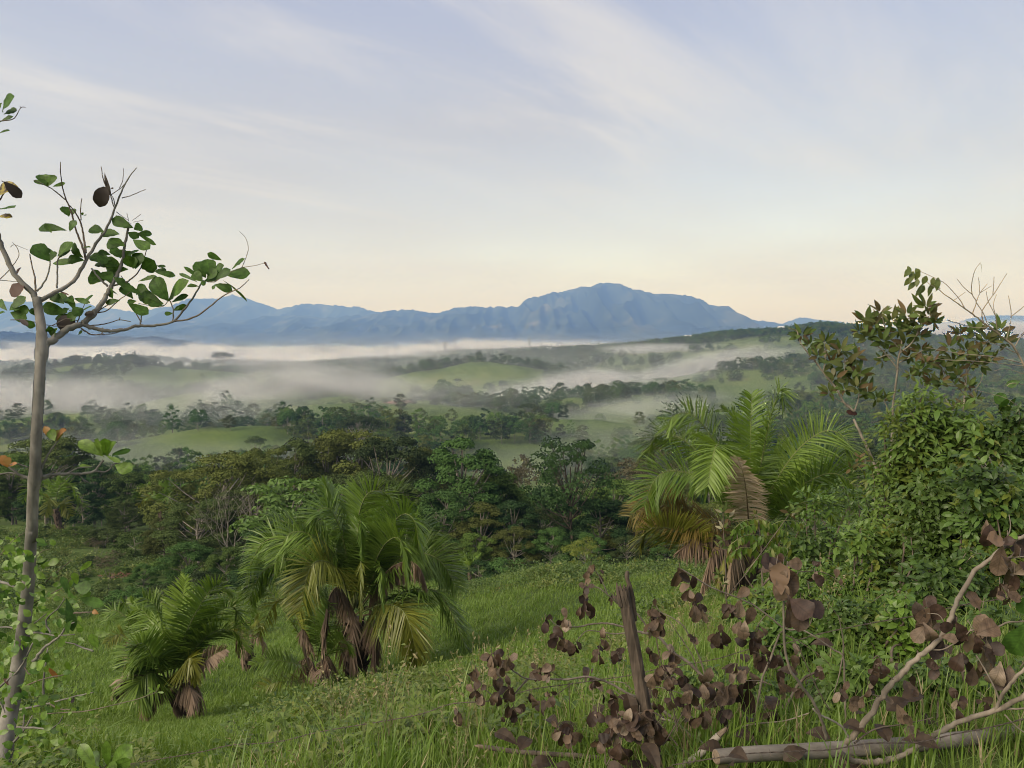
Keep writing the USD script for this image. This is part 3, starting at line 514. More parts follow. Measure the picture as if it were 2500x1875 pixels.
# landmarks among the far trees
for k, u, y, tv, lab in [('umbrella_b', 620, 300, 1067, 'slim lone tree with a small dark umbrella crown above the misty pasture'), ('umbrella', 875, 330, 1020, 'pale-stemmed umbrella tree standing above the brownish grove left of centre'), ('bare', 905, 335, 1050, 'leafless white-stemmed tree beside the brownish grove left of centre'),
                          ('umbrella', 540, 1180, 862, 'broad flat-topped tree on the misty knoll left of centre'), ('mid_b', 1080, 700, 930, 'dark leafy tree filling the gully between the two pastures'), ('far_a', 1060, 690, 955, 'bushy dark tree low in the gully beside the red bank'), ('mid_b', 1100, 680, 970, 'second rounded tree lower down the pasture gully'),
                          ('dark_b', 1135, 850, 945, 'lone dark tree on the upper middle pasture'), ('bare_b', 1200, 850, 945, 'small twiggy tree in the open on the middle pasture'), ('umbrella', 1405, 760, 955, 'faint umbrella tree standing in the fog right of the middle pasture'), ('far_a', 1500, 620, 985, 'dark round tree dim in the fog left of the right palm')]:
    plant(k, u, y, tv, label=lab)
# settle the wording: trees of one label and no group are counted off from the left
same = defaultdict(list)
for t in PLANTED:
    if not t[7]: same[t[6]].append(t)
NTH = ['leftmost', 'second from the left', 'third from the left', 'fourth from the left', 'fifth from the left', 'sixth from the left', 'seventh from the left', 'eighth from the left', 'ninth from the left', 'tenth from the left', 'eleventh from the left', 'twelfth from the left', 'thirteenth from the left', 'fourteenth from the left']
for lab, ts in same.items():
    if len(ts) > 1:
        for k, t in enumerate(sorted(ts, key=lambda t: t[1] / t[2])): t[6] = f'{lab}, {NTH[k] if k < len(ts) - 1 or k < 2 else "rightmost"}'; t[7] = lab.replace('tree ', 'trees ', 1).replace('shrub ', 'shrubs ', 1)
for kind, x, y, z, s, r, lab, grp in PLANTED:
    p = thing(NAME.get(kind, 'tree'), lab, 'shrub' if 'shrub' in kind else 'tree', (x, y, z), r, s, grp)
    p.GetReferences().AddInternalReference(KIND[kind][0].GetPath()); p.SetInstanceable(True)
# the rest, past counting: the woods on the far hills
chosen = set(individual); rest = np.array([i for i in range(len(xx)) if i not in chosen])
def instancer(name, protos, idx, pos, rotz, scale, label, tilt=None):
    pi = UsdGeom.PointInstancer.Define(stage, '/World/' + numbered(name))
    paths = []
    for k, src in enumerate(protos):
        pp = f'{pi.GetPath()}/kind_{k:03d}'; x = UsdGeom.Xform.Define(stage, pp)
        if isinstance(src, Usd.Prim): x.GetPrim().GetReferences().AddInternalReference(src.GetPath())
        else: usdkit.mesh(stage, pp + '/blades', src[0], src[1], smooth=src[2] if len(src) > 2 else False)
        paths.append(pp)
    pi.CreatePrototypesRel().SetTargets(paths)
    pi.CreateProtoIndicesAttr(Vt.IntArray.FromNumpy(np.asarray(idx, np.int32)))
    pi.CreatePositionsAttr(Vt.Vec3fArray.FromNumpy(np.asarray(pos, np.float32)))
    h = np.radians(np.asarray(rotz)) / 2; n = len(h)
    q = np.zeros((n, 4)); q[:, 0], q[:, 3] = np.cos(h), np.sin(h)
    if tilt is not None:                                      # a small lean about x after the turn about z
        a = np.asarray(tilt) / 2; q = np.stack([np.cos(h) * np.cos(a), np.cos(h) * np.sin(a), np.sin(h) * np.sin(a), np.sin(h) * np.cos(a)], 1)
    pi.CreateOrientationsAttr(Vt.QuathArray([Gf.Quath(float(w), float(a), float(b), float(c)) for w, a, b, c in q]))
    s = np.asarray(scale, float); s = np.repeat(s[:, None], 3, 1) if s.ndim == 1 else s
    pi.CreateScalesAttr(Vt.Vec3fArray.FromNumpy(s.astype(np.float32)))
    return data(pi.GetPrim(), label=label, kind='stuff')
fk = ['far_a', 'far_b', 'far_c', 'far_d', 'far_e']
instancer('far_woodland', [KIND[k][0] for k in fk], [fk.index(k) for k in far_kind[rest]], np.stack([xx[rest], yy[rest], zz[rest] - .3], 1), far_r[rest], far_s[rest], 'misty woodland covering the far hills and ridge')
print('planted', len(PLANTED), 'far stuff', len(rest))
# ================================================================ palms
m_palm = leaf_mat('palm_leaflets', [(.075, .13, .019), (.11, .18, .027), (.14, .21, .034), (.09, .15, .023)], 0.3, rough=.42, spec=.35)
m_palm_y = leaf_mat('palm_leaflets_yellowing', [(.12, .15, .022), (.17, .17, .026), (.13, .155, .024)], 0.3, rough=.42, spec=.4)
m_palm_o = leaf_mat('palm_leaflets_orange', [(.13, .115, .025), (.15, .10, .028), (.10, .13, .025)], 0.25, rough=.5)
m_palm_dead = leaf_mat('palm_leaflets_dead', [(.12, .085, .06), (.20, .15, .108), (.16, .11, .08), (.27, .205, .155)], 0.12, rough=.7, spec=.15)
m_palm_pale = leaf_mat('palm_leaflets_dead_pale', [(.50, .40, .32), (.58, .48, .39), (.38, .29, .23)], 0.12, rough=.7, spec=.15)
m_rachis = bark_mat('palm_rachis', (.10, .13, .04), (.19, .21, .09), 8, .2)
m_rachis_dead = bark_mat('palm_rachis_dead', (.10, .07, .05), (.22, .16, .12), 8, .3)
m_palmtrunk = bark_mat('palm_trunk_fibre', (.03, .024, .018), (.12, .09, .065), 9, 1.0)
def frond(parent, P, n, L, mats, seed, twist=1.1, droop=.22, width=.035, dead=False, label=None, start=.2, hang=0.0):
    """One feather frond as a part: a tapering rachis along P with n drooping leaflets a side (leaflets: its sub-part)."""
    rng = np.random.default_rng(seed); C = spline(np.asarray(P, float), 40); t = unit(np.gradient(C, axis=0)); seg = np.linalg.norm(np.diff(C, axis=0), axis=1).sum()
    up = np.array([0, 0, 1.0]); s0 = np.cross(t, up); bad = np.linalg.norm(s0, axis=1) < .12; s0[bad] = np.cross(C[-1] - C[0], up) + 1e-6; s0 = unit(s0)
    for i in range(1, 40):
        if s0[i] @ s0[i - 1] < 0: s0[i] = -s0[i]
    nn = unit(np.cross(s0, t)); tw = twist * (1 if rng.uniform() < .5 else -1)
    r = parent_mesh = obj('frond', tube(C, np.linspace(.030, .004, 40) * seg / 4, 5), mats[1], parent, smooth=True, label=label)
    mb = MB(); sgn_all = []
    for sd in (-1, 1):
        q = np.linspace(start, 1, n) + rng.normal(0, .3 / n, n); q = np.clip(q, start, 1); k = q * 39; i = np.clip(k.astype(int), 0, 38); fr = (k - i)[:, None]
        c = C[i] * (1 - fr) + C[i + 1] * fr; T = unit(t[i] * (1 - fr) + t[i + 1] * fr); S = s0[i]; Nn = nn[i]
        ph = (tw * np.clip((q - .1) / .6, 0, 1))[:, None] + rng.normal(0, .14, n)[:, None]
        side = sd * (np.cos(ph) * S + np.sin(ph) * Nn) + .22 * Nn
        fwd = (.35 + .75 * q ** 2)[:, None] + rng.normal(0, .09, n)[:, None]
        d = unit(side + fwd * T + rng.normal(0, .05, (n, 3)))
        if hang: d = unit(d * (1 - hang) + np.array([0, 0, -hang]) + rng.normal(0, .07, (n, 3)))
        ln = L * np.sin(np.pi * np.clip(.14 + .80 * q, 0, 1)) ** .65 * rng.uniform(.82, 1.1, n)
        dr = droop * rng.uniform(.5, 1.6, n); wv = unit(np.cross(d, Nn + rng.normal(0, .25, (n, 3)))); rows = []
        for a, w in ((0, .55), (.33, 1), (.7, .75), (1, .06)):
            p = c + d * (ln * a)[:, None]; p[:, 2] -= ln * dr * a * a
            rows += [p + wv * width * .5 * w, p - wv * width * .5 * w]
        v = np.stack(rows, 1).reshape(-1, 3); o = np.arange(n)[:, None] * 8
        for a in (0, 2, 4): mb.add(v * 0, np.zeros((0, 3), int)) if False else None
        f = np.vstack([o + [a, a + 1, a + 3] for a in (0, 2, 4)] + [o + [a, a + 3, a + 2] for a in (0, 2, 4)])
        mb.add(v, f)
    obj('leaflets', mb.mesh(), mats[0], r, kind=None)
    return r
GREEN, YEL, ORA, DEAD, PALE = (m_palm, m_rachis), (m_palm_y, m_rachis), (m_palm_o, m_rachis), (m_palm_dead, m_rachis_dead), (m_palm_pale, m_rachis_dead)
def trunk_stub(parent, base, top, r, seed, name='trunk'):
    rng = np.random.default_rng(seed); P = spline(np.array([base, (np.asarray(base) + top) / 2 + rng.normal(0, .04, 3), top]), 14); mb = MB()
    mb.add(*tube(P, np.interp(np.linspace(0, 1, 14), [0, .3, .8, 1], [1.15, 1, 1.1, .8]) * r, 12, rough=.25, seed=seed))
    for k in range(46):                                       # old leaf bases round the stem
        q = rng.uniform(.05, 1); th = rng.uniform(0, 6.283); c = P[int(q * 13)]; o = np.array([math.cos(th), math.sin(th), 0])
        a = c + o * r * .7; b = c + o * r * 1.45 + [0, 0, rng.uniform(.15, .5) * r * 3]
        mb.add(*tube(np.array([a, (a + b) / 2 + o * .02, b]), [r * .22, r * .18, r * .06], 4))
    return obj(name, mb.mesh(), m_palmtrunk, parent, smooth=True)
def palm(label, origin, scale, base_px, crown_px, y, fronds, n=62, trunk=True, tr=.28, name='palm_tree', L=.23, seed=0, width=.034, skirt=0):
    """A palm whose fronds follow (in order) points of the photograph, each at its own depth round the crown."""
    px = lambda X, Y: (origin[0] + X / scale, origin[1] + Y / scale)
    bu, bv = px(*base_px); cu, cv = px(*crown_px); cr = W(cu, cv, y); x0, y0 = XY(bu, y); bz = float(ground_z(x0, y0)); b = np.array([x0, y0, bz])
    root = thing(name, label, 'palm', b); rng = np.random.default_rng(seed)
    loc = lambda p: np.asarray(p) - b
    lens = []
    for fr in fronds:
        P = np.array([[*px(*q)] for q in fr[0]]); lens.append(np.linalg.norm(np.diff(P, axis=0), axis=1).sum() * y / FPX)
    full = np.percentile(lens, 85)
    if trunk: trunk_stub(root, [0, 0, -.3], loc(cr) - [0, 0, .25], tr, seed)
    for k, fr in enumerate(fronds):
        opt = dict(fr[1]) if len(fr) > 1 else {}; mats = opt.pop('m', GREEN); dy = opt.pop('dy', None); planar = lens[k]
        if dy is None: dy = math.sqrt(max(full ** 2 - planar ** 2, .02 * full ** 2)) * .7 * (1 if k % 2 else -1)
        pts = []
        for j, q in enumerate(fr[0]):
            a = j / (len(fr[0]) - 1); pts.append(loc(W(*px(*q), y + dy * math.sin(a * math.pi / 2) + .12 * math.sin(k * 2.4))))
        opt.setdefault('n', n); opt.setdefault('L', L * full * (.6 if mats is DEAD else 1)); opt.setdefault('width', width)
        frond(root, pts, mats=mats, seed=seed * 100 + k, **opt)
    for k in range(skirt):                                    # dead fronds hanging against the stem
        th = k * 2.399; o = np.array([math.cos(th), math.sin(th), 0]); h = loc(cr)
        p = [h - [0, 0, .15], h + o * .5 + [0, 0, .12], h + o * .75 - [0, 0, full * .22], h + o * .62 - [0, 0, full * .42]]
        frond(root, p, 30, L * full * .6, DEAD, seed * 100 + 60 + k, droop=.5, width=width, hang=.55)
    return root
Z4, S4 = (550, 1100), 2.552; Z3, S3 = (0, 1250), 2.655; Z6, S6 = (1500, 900), 3.016; Z2, S2 = (0, 750), 2.458
F = lambda *p, **o: (list(p), o)
palm('large green palm with arching fronds and a dark stem in the middle of the slope', Z4, S4, (800, 1440), (805, 1000), 25, [
    F((790, 990), (745, 600), (640, 360), (480, 460), dy=-1.2), F((800, 980), (720, 500), (670, 310), (620, 190), dy=1.6, twist=.5), F((800, 980), (815, 520), (870, 290), (970, 250), (1060, 320), dy=-.8),
    F((810, 980), (900, 560), (985, 330), (1090, 265), (1130, 380), dy=1.5), F((800, 980), (700, 690), (560, 535), (400, 520), (310, 700), dy=-1.6), F((790, 990), (640, 640), (450, 480), (320, 440), (235, 540), dy=1.6),
    F((780, 990), (620, 700), (420, 560), (240, 570), (130, 770), dy=.6), F((780, 1000), (720, 770), (620, 690), (530, 730), (460, 1000), m=YEL, dy=-2.4), F((780, 1000), (640, 730), (420, 680), (240, 750), (150, 920), dy=-.8),
    F((820, 980), (960, 600), (1090, 405), (1180, 440), (1210, 640), dy=-1.4), F((830, 980), (1020, 620), (1180, 480), (1270, 510), (1290, 600), dy=1.8), F((830, 980), (960, 640), (1060, 540), (1110, 610), (1130, 790), dy=-2.0),
    F((840, 990), (1060, 700), (1210, 640), (1340, 690), (1440, 860), dy=-.5), F((840, 990), (1000, 760), (1210, 620), (1370, 700), (1455, 830), dy=1.4), F((840, 1000), (1020, 920), (1180, 865), (1350, 910), (1500, 1230), dy=-1.0, hang=.25),
    F((840, 1010), (980, 960), (1090, 985), (1150, 1090), (1200, 1330), m=YEL, dy=-2.0, hang=.4), F((800, 980), (815, 700), (830, 470), (845, 450), (850, 650), dy=-1.6, L=.6), F((800, 990), (830, 800), (845, 690), (845, 820), (842, 1050), m=YEL, dy=-1.8, hang=.5, L=.4, n=60),
    F((830, 990), (930, 770), (965, 720), (975, 860), (985, 980), dy=-1.8, hang=.3, L=.5, n=70), F((830, 990), (1000, 760), (1130, 690), (1210, 730), (1250, 840), m=DEAD, dy=-1.5, hang=.8, label='dry brown frond with hanging leaflets'),
    F((810, 1030), (760, 930), (700, 850), (635, 960), (600, 1310), m=DEAD, dy=-2.0, hang=.75, label='long dry brown frond hanging to the ground'), F((830, 1050), (900, 1080), (930, 1170), (930, 1400), m=DEAD, dy=-1.2, hang=.7, label='dry brown frond hanging by the stem'),
    F((840, 1030), (1000, 1010), (1120, 1060), (1190, 1200), (1250, 1400), m=DEAD, dy=-1.6, hang=.8, n=34), F((815, 980), (800, 600), (760, 420), (700, 380), dy=2.2), F((815, 980), (880, 650), (930, 450), (960, 420), dy=2.4)],
    n=150, tr=.34, width=.046, seed=4, skirt=3, L=.25)
palm('smaller palm leaning left at the foot of the large middle palm with dry hanging fronds', Z4, S4, (590, 1470), (560, 1330), 24.2, [
    F((545, 1310), (450, 1050), (380, 930), (300, 960), (205, 1160), m=YEL), F((545, 1310), (420, 1080), (280, 880), (180, 900), (160, 1010)), F((530, 1350), (400, 1320), (280, 1305), (170, 1340), dy=-.8), F((560, 1310), (510, 1150), (475, 1130), (520, 1340), m=DEAD, dy=-1.5, hang=.7),
    F((570, 1310), (620, 1100), (640, 960), (600, 850)), F((570, 1310), (550, 1050), (500, 900), (420, 880)), F((590, 1330), (680, 1220), (740, 1180), (790, 1260), dy=-1), F((560, 1360), (600, 1370), (590, 1420), (520, 1500), m=DEAD, dy=-1.5, hang=.5), F((575, 1330), (620, 1300), (650, 1380), (640, 1480), m=DEAD, dy=-1, hang=.7),
    F((540, 1400), (420, 1440), (330, 1440), (200, 1490), dy=-1.2, m=YEL, n=40)], n=90, tr=.26, width=.034, seed=5, skirt=5, L=.2)
palm('young green palm with a narrow brown stem standing alone on the slope at lower left', Z3, S3, (1115, 1440), (1110, 1090), 19, [
    F((1090, 1100), (1060, 800), (1010, 610), (930, 550)), F((1100, 1090), (1150, 750), (1185, 540), (1205, 430), twist=.4), F((1110, 1090), (1200, 800), (1300, 600), (1400, 480), (1500, 520)), F((1120, 1100), (1250, 850), (1400, 660), (1520, 620), (1565, 760)),
    F((1080, 1100), (1010, 930), (900, 890), (800, 1010), dy=-.8), F((1130, 1110), (1250, 900), (1400, 770), (1530, 780), (1585, 890)), F((1085, 1100), (1000, 960), (930, 850), (850, 880)), F((1150, 1120), (1270, 1020), (1380, 930), (1460, 890), m=DEAD, dy=-.6, label='dry reddish brown frond'),
    F((1085, 1110), (960, 1060), (840, 1050), (750, 1190), m=DEAD, dy=-.6, hang=.4), F((1100, 1110), (1180, 1000), (1240, 950), (1275, 1090), m=YEL, dy=-1.0, hang=.4, L=.5), F((1080, 1110), (990, 1040), (900, 1110), (940, 1250), dy=-1.0, hang=.3), F((1110, 1090), (1165, 850), (1195, 640), twist=.3, dy=.8),
    F((1100, 1090), (1020, 800), (930, 640), (860, 640), dy=1.2), F((1110, 1090), (1240, 760), (1330, 620), (1380, 640), dy=1.4), F((1090, 1130), (1010, 1120), (960, 1190), (960, 1300), m=DEAD, hang=.6, dy=-.8), F((1130, 1130), (1210, 1110), (1240, 1180), (1230, 1290), m=DEAD, hang=.6, dy=-.7)],
    n=110, tr=.13, seed=6, skirt=1, L=.30, width=.042)
palm('small palm half hidden behind the lone young palm', Z3, S3, (880, 960), (880, 880), 23, [F((880, 880), (830, 700), (720, 640), (675, 800)), F((890, 870), (860, 700), (800, 590), (750, 640)), F((880, 880), (780, 790), (690, 850), m=YEL), F((885, 870), (910, 700), (970, 610)), F((880, 870), (960, 720), (1040, 700)), F((890, 870), (870, 650), (840, 560))], n=50, tr=.16, seed=7, L=.24, skirt=3)
palm('low palm with yellowing fronds left of the foot of the big palm', Z3, S3, (1610, 900), (1600, 830), 29, [F((1600, 830), (1580, 640), (1530, 520)), F((1600, 830), (1530, 680), (1470, 640), (1460, 760)), F((1605, 830), (1640, 640), (1690, 560)), F((1600, 830), (1540, 720), (1510, 780), m=YEL), F((1600, 840), (1660, 700), (1700, 760), m=YEL), F((1600, 840), (1600, 700), (1630, 760), (1640, 880), m=DEAD, hang=.5)], n=46, tr=.2, seed=8, L=.24, skirt=4)
palm('tall palm with upright fronds and one pale dead frond on the right slope', Z6, S6, (960, 1560), (985, 1180), 17, [
    F((960, 1170), (850, 760), (700, 480), (560, 335), (430, 350), (385, 440), dy=-.7, twist=1.25), F((940, 1180), (760, 800), (560, 565), (420, 490), (290, 510), (240, 690), dy=.5), F((930, 1190), (760, 930), (600, 790), (400, 755), (290, 830), (220, 1010), dy=-.6),
    F((930, 1200), (740, 1120), (560, 1090), (350, 1000), (180, 1060), m=ORA, dy=-.4, label='frond turning orange brown'), F((920, 1230), (700, 1330), (560, 1190), (400, 1040), (270, 985), (110, 1090), m=ORA, dy=.5, label='lower frond turning orange'), F((900, 1250), (640, 1330), (520, 1225), (380, 1170), (250, 1185), (190, 1290), m=YEL, dy=-.8),
    F((975, 1160), (960, 800), (930, 520), (890, 350), (800, 300), dy=.8, twist=.5), F((985, 1160), (1000, 700), (1005, 400), (1010, 190), dy=.4, twist=.4, n=70), F((1000, 1160), (1080, 700), (1130, 450), (1180, 260), (1225, 150), (1255, 280), dy=-.5, twist=.7),
    F((1040, 1160), (1180, 850), (1350, 600), (1550, 460), (1700, 510), (1770, 670), dy=-.5), F((1060, 1180), (1230, 960), (1420, 835), (1600, 770), (1760, 850), (1800, 1010), dy=-.9), F((950, 1160), (850, 760), (765, 560), (715, 700), (690, 860), dy=-2.2, twist=.3),
    F((1050, 1170), (1200, 900), (1400, 720), (1600, 640), (1750, 720), dy=.9), F((1020, 1160), (1100, 850), (1180, 680), (1280, 560), dy=1.8), F((960, 1160), (860, 900), (760, 650), (700, 560), dy=1.9), F((990, 1170), (975, 950), (950, 780), (905, 655), m=PALE, dy=-1.5, L=.5, n=120, twist=.15, width=.045, start=.12, hang=.2, label='pale dry frond standing upright in front'),
    F((1060, 1190), (1250, 1050), (1420, 980), (1560, 1020), (1640, 1150), dy=-1.2), F((920, 1230), (760, 1200), (600, 1260), (480, 1340), m=DEAD, dy=-.7, hang=.5), F((930, 1240), (800, 1260), (720, 1350), (650, 1600), m=DEAD, dy=-.8, hang=.8, label='dry frond hanging low on the left of the stem'), F((940, 1250), (860, 1290), (800, 1400), (760, 1560), m=YEL, dy=-.9, hang=.6, L=.5, n=60),
    F((950, 1250), (900, 1330), (860, 1450), (840, 1640), m=DEAD, dy=-1.0, hang=.8)], n=140, tr=.3, seed=9, L=.25, width=.032, skirt=2)
# palms deeper in the view
palm('hazy pale green palm at the forest edge behind the slim tree', Z2, S2, (330, 1280), (330, 1200), 105, [F((330, 1200), (280, 1080), (200, 1060), (130, 1160)), F((330, 1200), (310, 1060), (260, 1040)), F((330, 1200), (360, 1070), (420, 1060), (480, 1150)), F((330, 1200), (390, 1120), (470, 1150), (490, 1250)), F((330, 1200), (250, 1130), (190, 1190)), F((335, 1200), (340, 1040), (380, 1030)), F((330, 1210), (300, 1150), (270, 1240), m=YEL), F((335, 1210), (380, 1170), (420, 1250), m=YEL)], n=34, tr=.4, seed=10, width=.16, L=.26)
palm('hazy palm with a fan of fronds against the mist left of the forest belt', Z2, S2, (960, 1290), (960, 1180), 100, [F((960, 1180), (920, 1090), (860, 1080), (800, 1130)), F((960, 1180), (950, 1080), (980, 1050)), F((960, 1180), (990, 1080), (1050, 1070), (1090, 1120)), F((960, 1180), (900, 1110), (890, 1060)), F((960, 1190), (1010, 1130), (1060, 1170)), F((955, 1190), (890, 1130), (830, 1190), m=YEL), F((960, 1180), (1000, 1090), (1010, 1050))], n=34, tr=.35, seed=12, width=.15, L=.27)
palm('pale green young palm at the edge of the forest right of the big palm', (1000, 950), 3.318, (480, 1520), (480, 1460), 60, [F((480, 1460), (450, 1370), (395, 1310)), F((480, 1460), (480, 1360), (520, 1290)), F((480, 1460), (520, 1370), (570, 1330)), F((480, 1460), (440, 1400), (400, 1400)), F((480, 1460), (460, 1360), (440, 1300))], n=30, tr=.12, seed=13, width=.09, L=.24)
palm('young palm with yellow fronds at the forest edge behind the weathered post', Z6, S6, (240, 1590), (240, 1560), 62, [F((235, 1560), (195, 1450), (150, 1395), m=YEL), F((240, 1560), (290, 1480), (340, 1450), m=YEL), F((240, 1560), (245, 1470), (230, 1400), m=YEL), F((240, 1560), (200, 1500), (150, 1500), m=YEL), F((240, 1560), (260, 1480), (280, 1420), m=YEL)], n=30, tr=.12, seed=14, width=.09, L=.24)
# ================================================================ the slim tree in the left foreground
m_lg = leaf_mat('broad_leaves_green', [(.032, .072, .014), (.052, .108, .019), (.04, .086, .016), (.07, .13, .024)], 0.3, rough=.5, spec=.2, vein=1.35, under=(.065, .105, .035))
m_ly = leaf_mat('broad_leaves_fresh', [(.11, .20, .03), (.15, .24, .04), (.10, .18, .03)], 0.35, rough=.4, spec=.35, vein=.72)
m_lspot = leaf_mat('broad_leaves_yellow_spotted', [(.20, .16, .025), (.24, .19, .03)], 0.2, rough=.5, spots=(26, .48, (.035, .02, .012)))
m_lred = leaf_mat('young_leaves_red', [(.22, .13, .03), (.26, .11, .035), (.17, .17, .03)], 0.3, rough=.45)
m_lblack = leaf_mat('dead_leaves_black', [(.018, .013, .010), (.03, .02, .015)], 0.05, rough=.6)
m_lmaroon = leaf_mat('dead_leaves_maroon', [(.045, .018, .012), (.06, .025, .016)], 0.12, rough=.6)
m_slim = bark_mat('bark_slim_tree', (.075, .07, .064), (.23, .22, .20), 9, .5, (1, 1, .5))
m_twig = bark_mat('bark_twig', (.07, .055, .045), (.17, .14, .115), 14, .3)
T1 = lambda X, Y: (X / 2.37, 150 + Y / 2.37)
T2 = lambda X, Y: (X / 2.458, 750 + Y / 2.458)
T3 = lambda X, Y: (X / 2.655, 1250 + Y / 2.655)
YT = 4.7
class Traced:
    """A plant whose stems and leaves follow points of the photograph, each given its own depth about the plant's distance."""
    def __init__(s, name, label, category, u, y, seed, group=None):
        s.y, s.rng = y, np.random.default_rng(seed); x, y_ = XY(u, y); s.b = np.array([x, y_, float(ground_z(x, y_))])
        s.root = thing(name, label, category, s.b, group=group); s.wood = defaultdict(MB); s.parts = 0; s.ph = s.rng.uniform(0, 6, 2); s.spare = defaultdict(MB)
    def depth(s, u, v, amp=.16):
        return s.y * (1 + amp / s.y * (1.2 * math.sin(u / 150 + s.ph[0]) + .9 * math.sin(v / 170 + s.ph[1])))
    def stem(s, T, pts, w0, w1, amp=.16, name='branch', m=None, part=False, sides=6, dy=0.0, dy1=None):
        """pts in picture points, widths in pixels of the photograph at the two ends."""
        n = max(len(pts) * 4, 6); px = spline(np.array([[*T(*p), 0] for p in pts]), n); q = np.linspace(0, 1, n); dd = dy + ((dy if dy1 is None else dy1) - dy) * q
        P = np.array([W(a, b, s.depth(a, b, amp) + d) for (a, b, _), d in zip(px, dd)]) - s.b
        r = np.interp(q, [0, 1], [w0, w1]) / 2 * s.y / FPX
        P = P + s.rng.normal(0, 1, P.shape) * (r * .18)[:, None]
        g = tube(P, r * (1 + s.rng.normal(0, .05, n)), sides)
        obj(name, g, m or m_slim, s.root, smooth=True)
        return P
    def leaf(s, T, b, t, w, m, amp=.16, shape='obovate', dy=0.0, tip_dy=None, cup=.18, curl=.14, label=None, name='leaf', most=290, wave=.03):
        (u0, v0), (u1, v1) = T(*b), T(*t); d = s.depth(u0, v0, amp) + dy + s.rng.normal(0, .03)
        L = math.hypot(u1 - u0, v1 - v0) * s.y / FPX; td = s.rng.normal(0, .35) * L if tip_dy is None else tip_dy
        B, Tp = W(u0, v0, d) - s.b, W(u1, v1, d + td) - s.b
        nrm = np.array([s.rng.normal(0, .45), -1, s.rng.normal(.55, .4)])
        g = leaf(B, Tp, w * s.y / FPX, nrm, cup * s.rng.uniform(.3, 1.4), curl * s.rng.uniform(-.3, 1.5), shape, 9, wave, s.rng)
        s.parts += 1
        if s.parts <= most: obj(name, g, m, s.root, smooth=True, uv=leaf_uv(9), label=label)
        else: s.spare[m.GetPath()].add(*g)
    def done(s):
        for mp, mb in s.spare.items(): obj('small_leaves', mb.mesh(), UsdShade.Material.Get(stage, mp), s.root, smooth=True, kind='stuff')
t = Traced('slim_tree', 'slim grey-barked tree with broad green leaves rising up the left edge', 'tree', 12, YT, 5)
TK = [(T3(10, 2050), 46), (T3(25, 1659), 43), (T3(45, 1400), 41), (T3(95, 1150), 38), (T3(140, 850), 35), (T3(180, 500), 31), (T3(205, 100), 27), (T2(190, 1400), 27), (T2(200, 1090), 27), (T2(212, 1020), 33), (T2(212, 960), 27), (T2(216, 800), 25), (T2(234, 500), 24), (T2(243, 330), 25), (T2(250, 270), 31), (T1(240, 1560), 24), (T1(225, 1450), 21), (T1(214, 1370), 23)]
pp = spline(np.array([[a, b, w] for (a, b), w in TK]), 70); tp = np.array([W(a, b, t.depth(a, b)) for a, b, _ in pp]) - t.b
obj('trunk', tube(tp, pp[:, 2] / 2.15 * YT / FPX, 16, rough=.09, seed=3), m_slim, t.root, smooth=True)
ST = lambda *a, **k: t.stem(T1, *a, **k)
ST([(214, 1380), (170, 1320), (100, 1250), (50, 1160), (0, 1040), (-40, 940), (-90, 800)], 14, 9, part=True)
ST([(222, 1390), (310, 1340), (360, 1315), (420, 1280), (465, 1210), (500, 1150), (560, 1050), (620, 960), (660, 860), (700, 760), (740, 680), (790, 615)], 12, 2.5, part=True)
ST([(235, 1650), (270, 1640), (330, 1590), (400, 1545), (470, 1520)], 19, 15, part=True)
ST([(470, 1520), (560, 1550), (640, 1560), (720, 1550), (800, 1530), (880, 1530), (950, 1520), (1010, 1500), (1060, 1440), (1110, 1380), (1150, 1310), (1172, 1268)], 11, 4, part=True)
ST([(1010, 1500), (1080, 1495), (1160, 1460), (1230, 1405), (1300, 1350), (1380, 1315), (1442, 1262)], 5.5, 2, part=True, m=m_twig)
ST([(480, 1515), (540, 1460), (590, 1400), (620, 1340), (650, 1290), (680, 1230), (710, 1150), (720, 1080), (735, 1000), (745, 955)], 14, 5, part=True)
